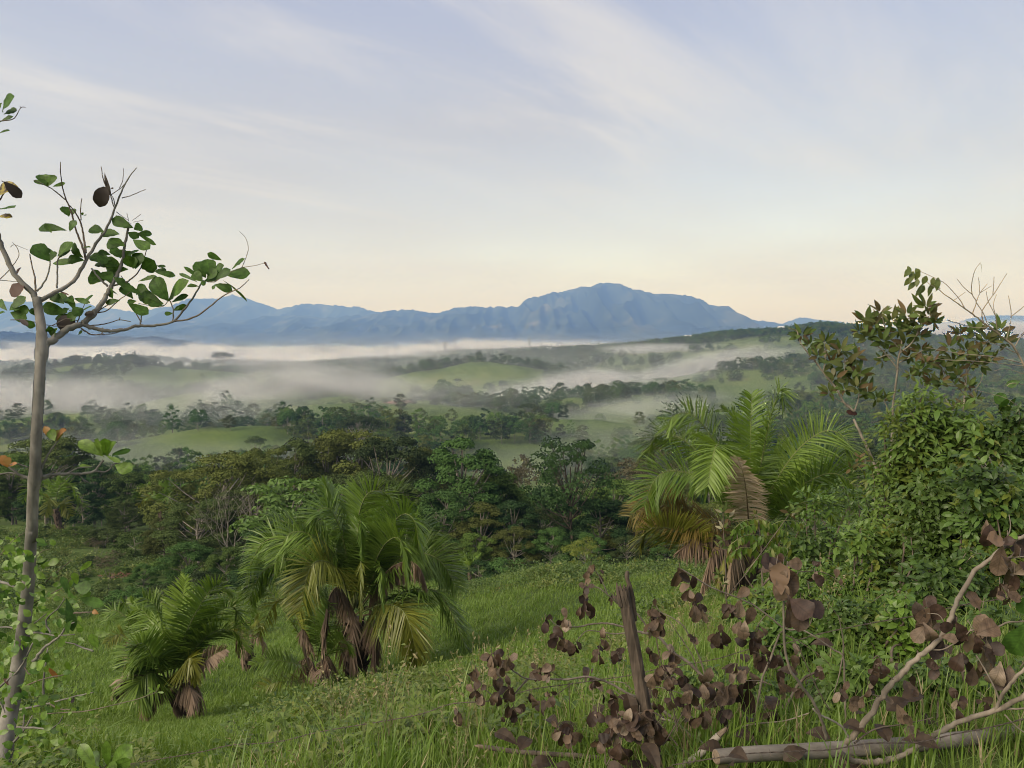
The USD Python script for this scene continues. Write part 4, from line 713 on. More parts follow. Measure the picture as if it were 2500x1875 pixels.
for P, a, b in [([(212, 1370), (200, 1250), (180, 1160), (172, 1115)], 5, 2.5), ([(215, 1330), (260, 1270), (285, 1200), (290, 1155)], 4.5, 3), ([(330, 1312), (332, 1210), (335, 1145), (372, 1105)], 4.5, 3), ([(497, 1150), (480, 1080), (440, 980), (415, 880), (380, 790), (360, 720), (350, 640), (350, 582)], 6, 1.8),
                ([(380, 800), (330, 760), (280, 725), (195, 688)], 3.5, 2), ([(497, 1110), (490, 1060), (480, 990), (465, 930), (440, 880), (400, 830)], 6, 2.5), ([(468, 920), (466, 850), (473, 793)], 3, 2), ([(690, 735), (710, 690), (716, 618)], 2, 1.3), ([(705, 790), (760, 775), (843, 740)], 2.6, 1.6), ([(665, 835), (655, 790), (637, 770)], 2.6, 2),
                ([(640, 772), (690, 740), (740, 690)], 2.4, 1.6), ([(632, 765), (600, 690), (585, 608)], 3, 2), ([(622, 1302), (570, 1250), (528, 1198)], 6, 4), ([(740, 1272), (790, 1230), (820, 1180), (845, 1100), (852, 1070)], 4, 2), ([(650, 1300), (740, 1272)], 5, 4), ([(1000, 1500), (1002, 1440), (985, 1385)], 4, 3), ([(812, 1522), (818, 1470)], 4, 3), ([(818, 1510), (780, 1448)], 3.5, 2.5),
                ([(480, 1530), (560, 1525), (640, 1510), (690, 1495), (757, 1505)], 3.4, 2), ([(470, 1545), (530, 1580), (590, 1578), (650, 1575), (725, 1550)], 3.8, 2), ([(590, 1578), (592, 1542)], 4, 3.5), ([(690, 1497), (695, 1482)], 3, 2), ([(1400, 1192), (1425, 1130), (1437, 1080), (1420, 1020), (1385, 983)], 2, 1), ([(1400, 1192), (1480, 1180), (1530, 1166)], 1.8, 1.2),
                ([(1172, 1268), (1240, 1275), (1300, 1235), (1405, 1190)], 3, 1.6), ([(540, 1460), (620, 1440), (690, 1380), (760, 1330)], 3.5, 2), ([(550, 1455), (640, 1400), (690, 1385)], 3, 2), ([(640, 775), (655, 830), (665, 850)], 3, 3), ([(672, 870), (720, 905), (745, 920)], 1.8, 1.3), ([(735, 880), (745, 925)], 1.6, 1.2), ([(815, 885), (765, 920)], 1.6, 1), ([(830, 918), (770, 930)], 1.6, 1), ([(670, 890), (760, 940)], 1.6, 1),
                ([(300, 1530), (380, 1490), (450, 1500)], 2.5, 2), ([(60, 1495), (150, 1497), (300, 1530), (440, 1530)], 2, 2), ([(0, 1260), (60, 1200), (110, 1120), (85, 1060), (60, 1075)], 2.4, 1.3), ([(85, 1060), (160, 1090)], 1.2, .8), ([(85, 1060), (70, 1045)], 1, .8), ([(0, 1265), (100, 1275)], 2, 1.2), ([(340, 1330), (400, 1352)], 2, 1.4), ([(700, 1240), (770, 1330)], 2, 1.4), ([(980, 1380), (930, 1420), (800, 1400)], 2.2, 1.5),
                ([(440, 1530), (460, 1470), (430, 1440), (400, 1440)], 3.4, 2), ([(460, 1470), (500, 1380)], 2.4, 1.4), ([(0, 345), (80, 330), (120, 268), (150, 266)], 3, 1.3), ([(120, 268), (115, 258)], 1.5, 1), ([(-60, 360), (0, 345)], 4, 3), ([(-40, 820), (0, 800), (40, 720), (10, 690)], 4, 2)]:
    ST(P, a, b, name='twig', m=m_twig if b < 2.6 else m_slim, sides=5)
ST([(1530, 1163), (1545, 1185), (1556, 1200)], 6, 3, name='seed_pod', m=m_lmaroon)
LV = lambda *a, **k: t.leaf(T1, *a, **k)
for b, e, w in [((265, 715), (232, 655), 22), ((275, 722), (262, 652), 22), ((282, 722), (312, 655), 20), ((255, 715), (195, 688), 8), ((305, 724), (378, 703), 8), ((400, 897), (364, 838), 22), ((415, 893), (432, 850), 14), ((405, 985), (442, 920), 18), ((385, 978), (225, 968), 20), ((300, 992), (262, 938), 12), ((482, 893), (503, 888), 7), ((480, 890), (474, 874), 6),
                ((287, 1157), (192, 1062), 32), ((287, 1157), (322, 1100), 18), ((335, 1128), (420, 1045), 26), ((330, 1120), (250, 1078), 9), ((345, 1138), (402, 1078), 24), ((482, 1135), (424, 1052), 24), ((482, 1147), (392, 1150), 20), ((492, 1150), (306, 1168), 17), ((480, 1080), (527, 1075), 6), ((760, 957), (648, 912), 24), ((602, 987), (517, 968), 24), ((692, 1000), (586, 990), 24), ((772, 962), (690, 922), 18), ((775, 972), (822, 955), 20),
                ((740, 990), (803, 1022), 20), ((790, 1002), (880, 998), 15), ((800, 1000), (902, 1060), 11), ((770, 1032), (864, 1086), 24), ((722, 1052), (616, 1058), 26), ((722, 1072), (640, 1032), 24), ((712, 1100), (754, 1132), 22), ((680, 1090), (722, 1125), 20), ((642, 1150), (518, 1130), 28), ((640, 1120), (566, 1105), 16), ((632, 1192), (556, 1170), 20), ((702, 1180), (598, 1160), 28), ((742, 1202), (615, 1200), 24), ((762, 1192), (734, 1126), 24),
                ((782, 1202), (820, 1108), 30), ((822, 1202), (892, 1150), 34), ((842, 1212), (902, 1198), 20), ((902, 1180), (958, 1190), 10), ((895, 1212), (963, 1222), 18), ((905, 1222), (1015, 1242), 14), ((612, 1262), (510, 1248), 36), ((640, 1282), (598, 1218), 28), ((655, 1245), (762, 1322), 16), ((660, 1250), (722, 1290), 16), ((800, 1272), (902, 1240), 10), ((850, 1242), (912, 1250), 8), ((770, 1200), (780, 1130), 20), ((700, 1140), (640, 1085), 22), ((740, 1130), (800, 1090), 22), ((690, 1210), (640, 1260), 22), ((560, 1120), (620, 1170), 18),
                ((977, 1387), (892, 1250), 36), ((977, 1387), (1092, 1268), 32), ((992, 1392), (1090, 1355), 16), ((970, 1382), (918, 1338), 14), ((945, 1402), (800, 1338), 28), ((950, 1412), (856, 1410), 12), ((770, 1372), (696, 1305), 20), ((822, 1352), (698, 1300), 20), ((790, 1352), (838, 1292), 18), ((742, 1402), (858, 1464), 26), ((790, 1387), (736, 1395), 14), ((692, 1382), (612, 1400), 14), ((652, 1372), (628, 1310), 18), ((682, 1352), (640, 1330), 16), ((1000, 1442), (1084, 1410), 13), ((1000, 1457), (952, 1460), 9), ((1000, 1442), (1040, 1418), 9), ((900, 1395), (820, 1380), 14), ((860, 1330), (800, 1290), 12),
                ((1172, 1267), (1063, 1188), 9), ((1142, 1277), (1036, 1228), 8), ((1150, 1302), (1083, 1298), 11), ((1172, 1262), (1122, 1208), 20), ((1192, 1252), (1132, 1160), 26), ((1222, 1252), (1192, 1146), 34), ((1232, 1222), (1295, 1178), 20), ((1282, 1150), (1200, 1110), 14), ((1232, 1242), (1294, 1228), 22), ((1300, 1232), (1448, 1228), 30), ((1342, 1202), (1418, 1142), 16), ((1250, 1262), (1335, 1205), 20), ((1242, 1292), (1344, 1330), 20), ((1290, 1267), (1428, 1390), 12), ((1172, 1272), (1118, 1222), 22), ((1200, 1262), (1250, 1200), 24), ((1180, 1270), (1260, 1260), 18), ((1160, 1280), (1190, 1290), 14), ((1250, 1290), (1230, 1320), 8),
                ((42, 1442), (-5, 1380), 14), ((55, 1442), (150, 1362), 22), ((60, 1452), (155, 1490), 22), ((80, 1442), (170, 1438), 20), ((30, 1452), (-8, 1456), 10), ((130, 1500), (205, 1532), 16), ((205, 1472), (182, 1428), 16), ((390, 1452), (246, 1418), 26), ((370, 1402), (298, 1348), 20), ((400, 1402), (328, 1342), 20), ((440, 1442), (405, 1362), 22), ((440, 1472), (318, 1490), 16), ((460, 1452), (532, 1418), 9), ((430, 1372), (522, 1396), 11), ((470, 1402), (540, 1352), 9), ((332, 1542), (304, 1602), 24), ((282, 1530), (286, 1562), 16), ((460, 1562), (472, 1572), 12), ((420, 1420), (470, 1470), 22), ((400, 1430), (350, 1470), 22), ((430, 1400), (380, 1370), 20), ((455, 1440), (400, 1500), 20), ((60, 1440), (110, 1420), 18),
                ((12, 292), (84, 203), 26), ((22, 307), (98, 285), 17), ((-5, 300), (12, 240), 12), ((0, 352), (78, 318), 10), ((-5, 418), (57, 398), 7), ((-5, 850), (82, 846), 24)]:
    LV(b, e, w * 1.22, m_lg)
LV((-30, 790), (100, 725), 44, m_lspot, label='yellow leaf with brown blotches', shape='round'); LV((20, 695), (124, 790), 26, m_lblack, label='curled black dead leaf', dy=.03)
LV((-10, 900), (72, 902), 16, m_lspot, label='yellowing leaf with dark edge')
LV((605, 725), (575, 842), 37, m_lblack, shape='round', label='round black dead leaf', tip_dy=0); LV((605, 640), (640, 778), 13, m_lblack, label='folded black dead leaf', tip_dy=0); LV((640, 735), (657, 735), 6, m_lblack)
LV((140, 1290), (66, 1360), 38, m_lmaroon, shape='round', label='dark red dead leaf full of holes'); LV((95, 1240), (122, 1190), 11, m_lmaroon); LV((345, 1330), (400, 1352), 4, m_lmaroon)
LV((360, 1470), (410, 1555), 42, m_lblack, shape='round', label='round black dead leaf by the trunk'); LV((490, 1460), (543, 1462), 17, m_lblack, shape='round'); LV((110, 1492), (162, 1530), 12, m_lblack)
# whorl of young leaves lower on the stem
S2_ = lambda *a, **k: t.stem(T2, *a, **k)
for P, a, b in [([(185, 1030), (110, 1000), (50, 958)], 9, 4), ([(110, 1002), (40, 995), (-30, 1010)], 5, 4), ([(230, 1022), (310, 1005), (400, 1000), (490, 1000), (570, 980), (622, 915)], 9, 5), ([(570, 985), (640, 985), (690, 938), (735, 950)], 5, 2.5), ([(240, 1035), (290, 1020), (326, 972)], 6, 3), ([(400, 1000), (470, 965), (560, 958)], 4, 2.5), ([(240, 985), (270, 920), (310, 850), (352, 800)], 6, 3), ([(170, 960), (100, 940), (60, 945)], 3.5, 2.5)]:
    S2_(P, a, b, name='twig')
L2 = lambda *a, **k: t.leaf(T2, *a, **k)
for b, e, w, m in [((50, 962), (6, 890), 20, m_lred), ((60, 952), (36, 900), 16, m_lred), ((55, 957), (104, 936), 9, m_lred), ((322, 802), (266, 716), 16, m_lred), ((330, 802), (300, 735), 24, m_ly), ((336, 802), (398, 735), 24, m_lred), ((342, 802), (352, 736), 22, m_lred), ((622, 897), (472, 803), 30, m_ly), ((622, 897), (588, 786), 28, m_ly), ((640, 892), (626, 786), 34, m_ly), ((650, 892), (698, 808), 26, m_ly), ((660, 892), (784, 856), 14, m_lg), ((640, 892), (724, 932), 12, m_ly), ((690, 942), (790, 982), 34, m_ly), ((560, 960), (474, 950), 10, m_ly), ((640, 890), (560, 860), 20, m_ly)]:
    L2(b, e, w, m)
t.done()

# ---------------------------------------------------------------- twigs, vines and leaves round the foot of the slim tree
t = Traced('leafy_sapling', 'tangle of twigs and fresh green leaves round the foot of the slim tree', 'sapling', 70, 4.45, 8)
S3_ = lambda *a, **k: t.stem(T3, *a, **k)
for P, a, b in [([(-10, 748), (60, 748), (112, 756), (200, 735), (300, 660)], 5, 3), ([(-10, 450), (50, 465), (105, 492), (200, 520)], 8, 3), ([(150, 782), (260, 785), (360, 800), (482, 795)], 6, 2.5), ([(215, 972), (300, 872), (390, 802), (430, 740), (482, 715)], 10, 3), ([(602, 900), (540, 880), (480, 855), (418, 843)], 5, 2.5), ([(220, 590), (350, 520), (420, 480), (462, 428)], 3, 1.6), ([(150, 1135), (230, 1100), (330, 1070), (430, 1050), (512, 985)], 4, 2), ([(130, 1280), (230, 1260), (320, 1240), (500, 1192), (602, 1170)], 6, 2.5),
                ([(320, 1240), (380, 1275), (455, 1280)], 4.5, 2), ([(110, 1395), (220, 1400), (322, 1405), (380, 1370), (408, 1322)], 6, 2.5), ([(285, 1250), (282, 1100), (292, 1020), (310, 880)], 6, 3), ([(0, 280), (90, 180), (165, 130)], 2.4, 1.4), ([(300, 450), (380, 380), (465, 310)], 2.6, 1.4), ([(235, 290), (280, 250), (330, 245)], 1.8, 1), ([(260, 1310), (420, 1300), (560, 1290), (760, 1245), (900, 1210), (1010, 1170)], 3, 1.6), ([(1010, 1170), (1030, 1130)], 2, 1), ([(-10, 1140), (60, 1080), (140, 1000), (215, 845)], 7, 4), ([(90, 1490), (150, 1420), (210, 1320)], 7, 3), ([(100, 1620), (150, 1540), (250, 1510)], 4, 2), ([(140, 1500), (150, 1400), (160, 1290)], 5, 3), ([(0, 1230), (30, 1300)], 5, 3), ([(160, 1010), (200, 1050), (260, 940)], 3.5, 2), ([(330, 790), (300, 700), (380, 620), (420, 560)], 5, 2.5), ([(480, 655), (560, 650), (630, 645)], 5, 2)]:
    S3_(P, a, b, name='branch', m=m_twig if b < 2.4 else m_slim)
L3 = lambda *a, **k: t.leaf(T3, *a, **k)
for b, e, w, m in [((480, 480), (588, 498), 34, m_lg), ((500, 470), (480, 392), 18, m_ly), ((515, 560), (674, 600), 26, m_lg), ((450, 545), (398, 418), 18, m_lg), ((515, 620), (478, 600), 14, m_ly), ((430, 560), (472, 772), 24, m_lg), ((400, 765), (502, 708), 20, m_lg), ((628, 892), (600, 786), 32, m_ly), ((-10, 925), (102, 868), 30, m_ly), ((350, 1070), (308, 1155), 24, m_ly), ((515, 380), (594, 318), 14, m_ly), ((300, 1000), (372, 1072), 12, m_lred), ((470, 700), (430, 780), 22, m_lg), ((500, 560), (440, 500), 20, m_lg), ((530, 540), (590, 520), 18, m_lg), ((1010, 1170), (960, 1135), 5, m_ly), ((1015, 1165), (1035, 1115), 6, m_ly), ((1020, 1168), (1062, 1172), 5, m_ly), ((940, 1195), (985, 1160), 4, m_ly), ((600, 900), (650, 850), 12, m_ly), ((540, 880), (500, 905), 11, m_ly), ((500, 990), (470, 1020), 7, m_ly), ((480, 1195), (550, 1215), 13, m_ly), ((470, 1180), (500, 1130), 10, m_ly), ((480, 1200), (465, 1240), 8, m_lblack), ((590, 1340), (565, 1380), 11, m_ly), ((570, 1300), (620, 1290), 9, m_ly), ((640, 660), (600, 640), 12, m_lred), ((20, 1080), (90, 1120), 16, m_lmaroon)]:
    L3(b, e, w, m)
rg = np.random.default_rng(91)
for _ in range(420):                                          # small vine leaves scattered over the tangle
    X, Y = rg.normal(190, 170), rg.uniform(150, 1640); X = abs(X) * (.55 + .45 * min(1, abs(Y - 100) / 500)); a = rg.uniform(0, 6.28); l = rg.uniform(32, 88)
    L3((X, Y), (X + l * math.cos(a), Y + l * .8 * math.sin(a)), l * rg.uniform(.45, .75) / 2.655, [m_lg, m_ly, m_ly][rg.integers(3)], dy=rg.uniform(-.35, .5), shape='ovate')
t.done()
t = Traced('broad_leaf_seedling', 'seedling with big pale green leaves at the bottom edge right of the slim tree', 'seedling', 260, 3.4, 9)
for b, e, w in [((620, 1650), (518, 1505), 30), ((700, 1650), (688, 1480), 22), ((720, 1655), (855, 1512), 44), ((700, 1660), (852, 1605), 30), ((640, 1650), (598, 1555), 28), ((680, 1660), (640, 1580), 24), ((660, 1665), (560, 1610), 26), ((690, 1665), (760, 1640), 26)]:
    t.leaf(T3, b, e, w, m_ly if w != 28 else m_lg, amp=.05)
t.stem(T3, [(660, 1660), (650, 1760), (640, 1900)], 6, 8, amp=.05, name='stem', m=m_twig)
for P in ([(640, 1640), (660, 1662)], [(720, 1655), (660, 1670)], [(690, 1640), (665, 1670)]): t.stem(T3, P, 3, 3, amp=.05, name='stem', m=m_twig)
t.done()
# ================================================================ saplings and bushes on the right
m_sap = leaf_mat('sapling_leaves', [(.05, .08, .02), (.07, .105, .026), (.10, .105, .036), (.06, .09, .024)], 0.2, rough=.6, spec=.12, under=(.12, .105, .065))
m_sapb = leaf_mat('sapling_leaves_brownish', [(.075, .06, .03), (.11, .075, .035), (.06, .065, .025)], 0.2, rough=.6, spec=.12, under=(.13, .09, .06))
m_bud = leaf_mat('pale_young_leaves', [(.22, .21, .13), (.27, .24, .16)], 0.15, rough=.7)
m_droop = leaf_mat('drooping_leaves', [(.07, .10, .025), (.10, .12, .035)], 0.25, rough=.5)
m_bush = leaf_mat('bush_leaves', [(.055, .105, .02), (.08, .14, .026), (.105, .165, .034), (.065, .12, .024)], 0.25, rough=.42, spec=.25)
m_bushd = leaf_mat('bush_leaves_dark', [(.036, .066, .018), (.054, .095, .022), (.07, .11, .026)], 0.22, rough=.4, spec=.25)
m_bushy = leaf_mat('bush_leaves_yellow', [(.10, .14, .02), (.14, .165, .028), (.08, .125, .02), (.125, .14, .028)], 0.3, rough=.45)
m_sapbark = bark_mat('sapling_bark', (.13, .11, .09), (.30, .27, .22), 14, .4)
m_barebark = bark_mat('bare_branch_bark', (.16, .13, .10), (.34, .29, .23), 14, .3)
T7 = lambda X, Y: (1850 + X / 2.634, 620 + Y / 2.634)
T10 = lambda X, Y: (2000 + X / 2.764, 850 + Y / 2.764)
def whorl(t, T, c, r, n, mats, w=.34, up=-.22, shape='ovate', most=290):
    """A rosette of leaves at the tip of a shoot: r is the leaf length in picture points of the crop."""
    for k in range(n):
        a = k / n * 6.283 + t.rng.normal(0, .3); fore = t.rng.uniform(.45, 1.1); l = r * t.rng.uniform(.75, 1.2)
        b = (c[0] + .12 * l * math.cos(a), c[1] + .1 * l * math.sin(a)); e = (c[0] + l * math.cos(a), c[1] + l * fore * math.sin(a) + up * l)
        sc = abs(T(1, 0)[0] - T(0, 0)[0]); m = mats[t.rng.choice(len(mats), p=[.72] + [.28 / (len(mats) - 1)] * (len(mats) - 1))] if len(mats) > 1 else mats[0]
        t.leaf(T, b, e, l * sc * w * t.rng.uniform(.8, 1.15), m, shape=shape, tip_dy=t.rng.normal(0, .5) * l * sc * t.y / FPX, dy=t.rng.normal(0, .05), most=most)
def sapling(label, y, seed, stems, whorls, mats, category='sapling', n=9, name='sapling'):
    u0, v0 = stems[0][0](*stems[0][1][0]); t = Traced(name, label, category, u0, y, seed)
    for k, (T, P, a, b) in enumerate(stems): t.stem(T, P, a, b, amp=.2, name='stem' if k == 0 else 'branch', m=m_sapbark)
    for c, r in whorls: whorl(t, T7, c, r, n, mats)
    return t
t = sapling('leaning sapling with rosettes of leaves rising right of the tall palm', 8.5, 21, [
    (T10, [(505, 1900), (500, 1510), (490, 1350), (475, 1150), (465, 1000), (420, 900), (370, 780), (300, 620), (232, 480)], 9, 6), (T7, [(620, 1010), (560, 960), (500, 860), (420, 760), (370, 690), (310, 620), (270, 560), (250, 485)], 6, 2.5), (T7, [(622, 1010), (650, 920), (660, 780)], 4, 2), (T7, [(500, 860), (560, 740), (545, 640)], 3, 2), (T7, [(420, 760), (440, 640), (430, 560)], 3, 2), (T7, [(650, 920), (740, 860)], 2.5, 1.6), (T7, [(600, 980), (500, 930), (450, 880)], 2.5, 1.6), (T7, [(545, 700), (640, 660)], 2.5, 1.6)],
    [((285, 520), 95), ((330, 590), 80), ((430, 570), 90), ((530, 620), 90), ((630, 660), 90), ((560, 720), 100), ((470, 700), 80), ((500, 800), 85), ((650, 770), 100), ((640, 860), 90), ((710, 890), 85), ((460, 890), 75), ((560, 870), 80), ((390, 660), 70), ((760, 930), 70), ((820, 925), 60), ((600, 800), 80)], [m_sap, m_sapb, m_sap], n=12)
for c in [(255, 490), (435, 645), (660, 770), (520, 620), (620, 690), (485, 760)]:
    t.leaf(T7, (c[0], c[1] + 30), (c[0], c[1] - 28), 11, m_bud, amp=.2, name='young_leaf', tip_dy=0)
t.leaf(T7, (640, 1030), (568, 1015), 18, m_lmaroon, shape='round'); t.stem(T7, [(770, 1350), (775, 1400), (790, 1450)], 16, 3, amp=.2, name='dry_leaf_bunch', m=m_rachis_dead)
for c in [(650, 1310), (690, 1330), (640, 1370), (600, 1380)]: whorl(t, T7, c, 55, 3, [m_sapb])
t.done()
t = sapling('upright sapling with a dense head of leaves against the mountains at right', 9.5, 22, [
    (T7, [(850, 1900), (855, 1500), (862, 1200), (868, 1000), (885, 850), (900, 740), (912, 640), (930, 540)], 9, 4), (T7, [(900, 740), (820, 640), (730, 560)], 4, 2), (T7, [(912, 640), (1000, 560), (1050, 440)], 4, 2), (T7, [(915, 620), (830, 500), (800, 400)], 4, 2), (T7, [(925, 560), (900, 450), (860, 420)], 3, 2), (T7, [(1000, 560), (1100, 400)], 3, 2), (T7, [(905, 700), (1010, 650), (1060, 620)], 3, 2), (T7, [(885, 690), (840, 650), (770, 670)], 3, 2), (T7, [(860, 1060), (820, 960), (800, 930)], 3, 2)],
    [((695, 430), 85), ((750, 470), 85), ((790, 375), 80), ((765, 440), 85), ((860, 430), 90), ((960, 390), 90), ((900, 490), 95), ((1080, 345), 95), ((1100, 400), 90), ((1130, 440), 80), ((700, 540), 85), ((800, 560), 90), ((950, 580), 90), ((1040, 530), 95), ((1050, 620), 85), ((990, 480), 90), ((800, 680), 60), ((1020, 430), 80), ((830, 620), 80), ((970, 660), 70), ((650, 500), 60)], [m_sap, m_sapb, m_sap], n=12); t.done()
t = sapling('bushy sapling with brown-backed leaves under the bare branches at far right', 8.8, 23, [
    (T7, [(1310, 1800), (1315, 1300), (1325, 1000), (1335, 850), (1345, 720), (1360, 600)], 8, 4), (T7, [(1330, 900), (1220, 780), (1140, 700)], 3.5, 2), (T7, [(1340, 780), (1420, 640), (1480, 560)], 3.5, 2), (T7, [(1345, 720), (1300, 600), (1310, 520)], 3.5, 2), (T7, [(1325, 950), (1430, 830), (1450, 740)], 3, 2), (T7, [(1330, 860), (1130, 830), (1050, 780)], 3, 1.6), (T7, [(1480, 560), (1570, 510)], 3, 2), (T7, [(1320, 980), (1230, 960), (1200, 900)], 3, 2)],
    [((1300, 520), 85), ((1400, 500), 90), ((1480, 560), 95), ((1560, 490), 90), ((1590, 570), 85), ((1230, 600), 90), ((1340, 620), 90), ((1260, 690), 95), ((1380, 700), 95), ((1130, 690), 80), ((1050, 750), 75), ((980, 780), 65), ((1180, 820), 80), ((1290, 790), 85), ((1430, 720), 85), ((1120, 830), 75), ((1440, 640), 90), ((1500, 680), 80), ((1200, 740), 85), ((1350, 850), 75), ((1400, 930), 70), ((1320, 980), 70), ((1080, 700), 70)], [m_sap, m_sapb, m_sapb], n=11); t.done()
# the bare forked branches
t = Traced('bare_branch_tree', 'thin leafless tree with forked pale twigs and a few drooping leaves at the right edge', 'tree', 2560, 7.5, 24)
for P, a, b in [([(1860, 1900), (1830, 1300), (1790, 900), (1712, 720), (1650, 600), (1590, 545)], 10, 5), ([(1590, 545), (1530, 500), (1450, 440), (1380, 385), (1330, 350), (1260, 300), (1200, 260), (1165, 228)], 5, 2), ([(1330, 348), (1300, 295), (1230, 215), (1190, 178)], 2.2, 1.4), ([(1260, 298), (1335, 245)], 1.6, 1), ([(1380, 385), (1405, 310), (1380, 260), (1375, 200), (1395, 110), (1430, 58)], 2.6, 1.2), ([(1380, 260), (1330, 220), (1283, 163)], 2, 1.2), ([(1405, 310), (1430, 250), (1475, 193)], 2, 1.2), ([(1428, 250), (1420, 150)], 1.6, 1), ([(1430, 250), (1503, 205)], 1.6, 1),
                ([(1450, 440), (1442, 370), (1480, 310), (1530, 240), (1602, 126)], 2.6, 1.4), ([(1512, 262), (1520, 146)], 2, 1.2), ([(1405, 312), (1450, 380), (1478, 450)], 2, 2), ([(1530, 400), (1480, 300), (1470, 240)], 1.8, 1.2), ([(1540, 505), (1530, 400), (1515, 330), (1535, 260)], 2, 1.2), ([(1600, 548), (1630, 400), (1613, 268)], 2.4, 1.4), ([(1630, 402), (1712, 338), (1800, 280)], 2.2, 1.4), ([(1650, 600), (1700, 520), (1790, 430)], 3, 1.6), ([(1670, 640), (1560, 590), (1460, 560)], 2.4, 1.4), ([(1220, 425), (1300, 450), (1400, 475), (1480, 470)], 1.8, 2), ([(1700, 700), (1500, 660), (1300, 640), (1080, 600)], 2.4, 1.2), ([(1712, 720), (1400, 690), (1200, 680), (1060, 650)], 2, 1), ([(1740, 780), (1600, 740), (1520, 752)], 1.6, 1), ([(1760, 850), (1640, 830), (1600, 850)], 2, 1.2), ([(1700, 1000), (1600, 930), (1500, 900), (1380, 870)], 1.6, 1), ([(1165, 228), (1100, 190), (1060, 150)], 1.8, 1), ([(1190, 180), (1130, 150), (1040, 110)], 1.6, 1), ([(1175, 220), (1140, 240)], 1.2, 1)]:
    t.stem(T7, P, a, b, name='trunk' if a == 10 else 'twig', m=m_barebark, sides=5)
for b, e, w in [((985, 92), (940, 150), 15), ((1000, 110), (975, 190), 14), ((990, 150), (940, 205), 14), ((1010, 180), (965, 235), 13), ((1015, 92), (1040, 145), 14), ((1040, 110), (1010, 170), 14), ((1060, 190), (1005, 290), 9), ((1085, 140), (1060, 200), 14), ((1070, 200), (1040, 260), 13), ((1110, 200), (1095, 275), 13), ((1130, 150), (1120, 210), 12), ((1160, 150), (1150, 240), 14), ((1130, 190), (1110, 235), 12), ((1150, 200), (1165, 225), 10), ((1432, 55), (1438, 115), 9), ((1030, 160), (1020, 215), 12), ((960, 95), (985, 90), 12)]:
    t.leaf(T7, b, e, w, m_droop, shape='lance', name='leaf')
t.leaf(T7, (1690, 815), (1600, 850), 20, m_lg); t.leaf(T7, (1590, 900), (1530, 960), 30, m_lg, shape='round'); t.leaf(T7, (1600, 930), (1560, 985), 26, m_lg, shape='round')
t.done()

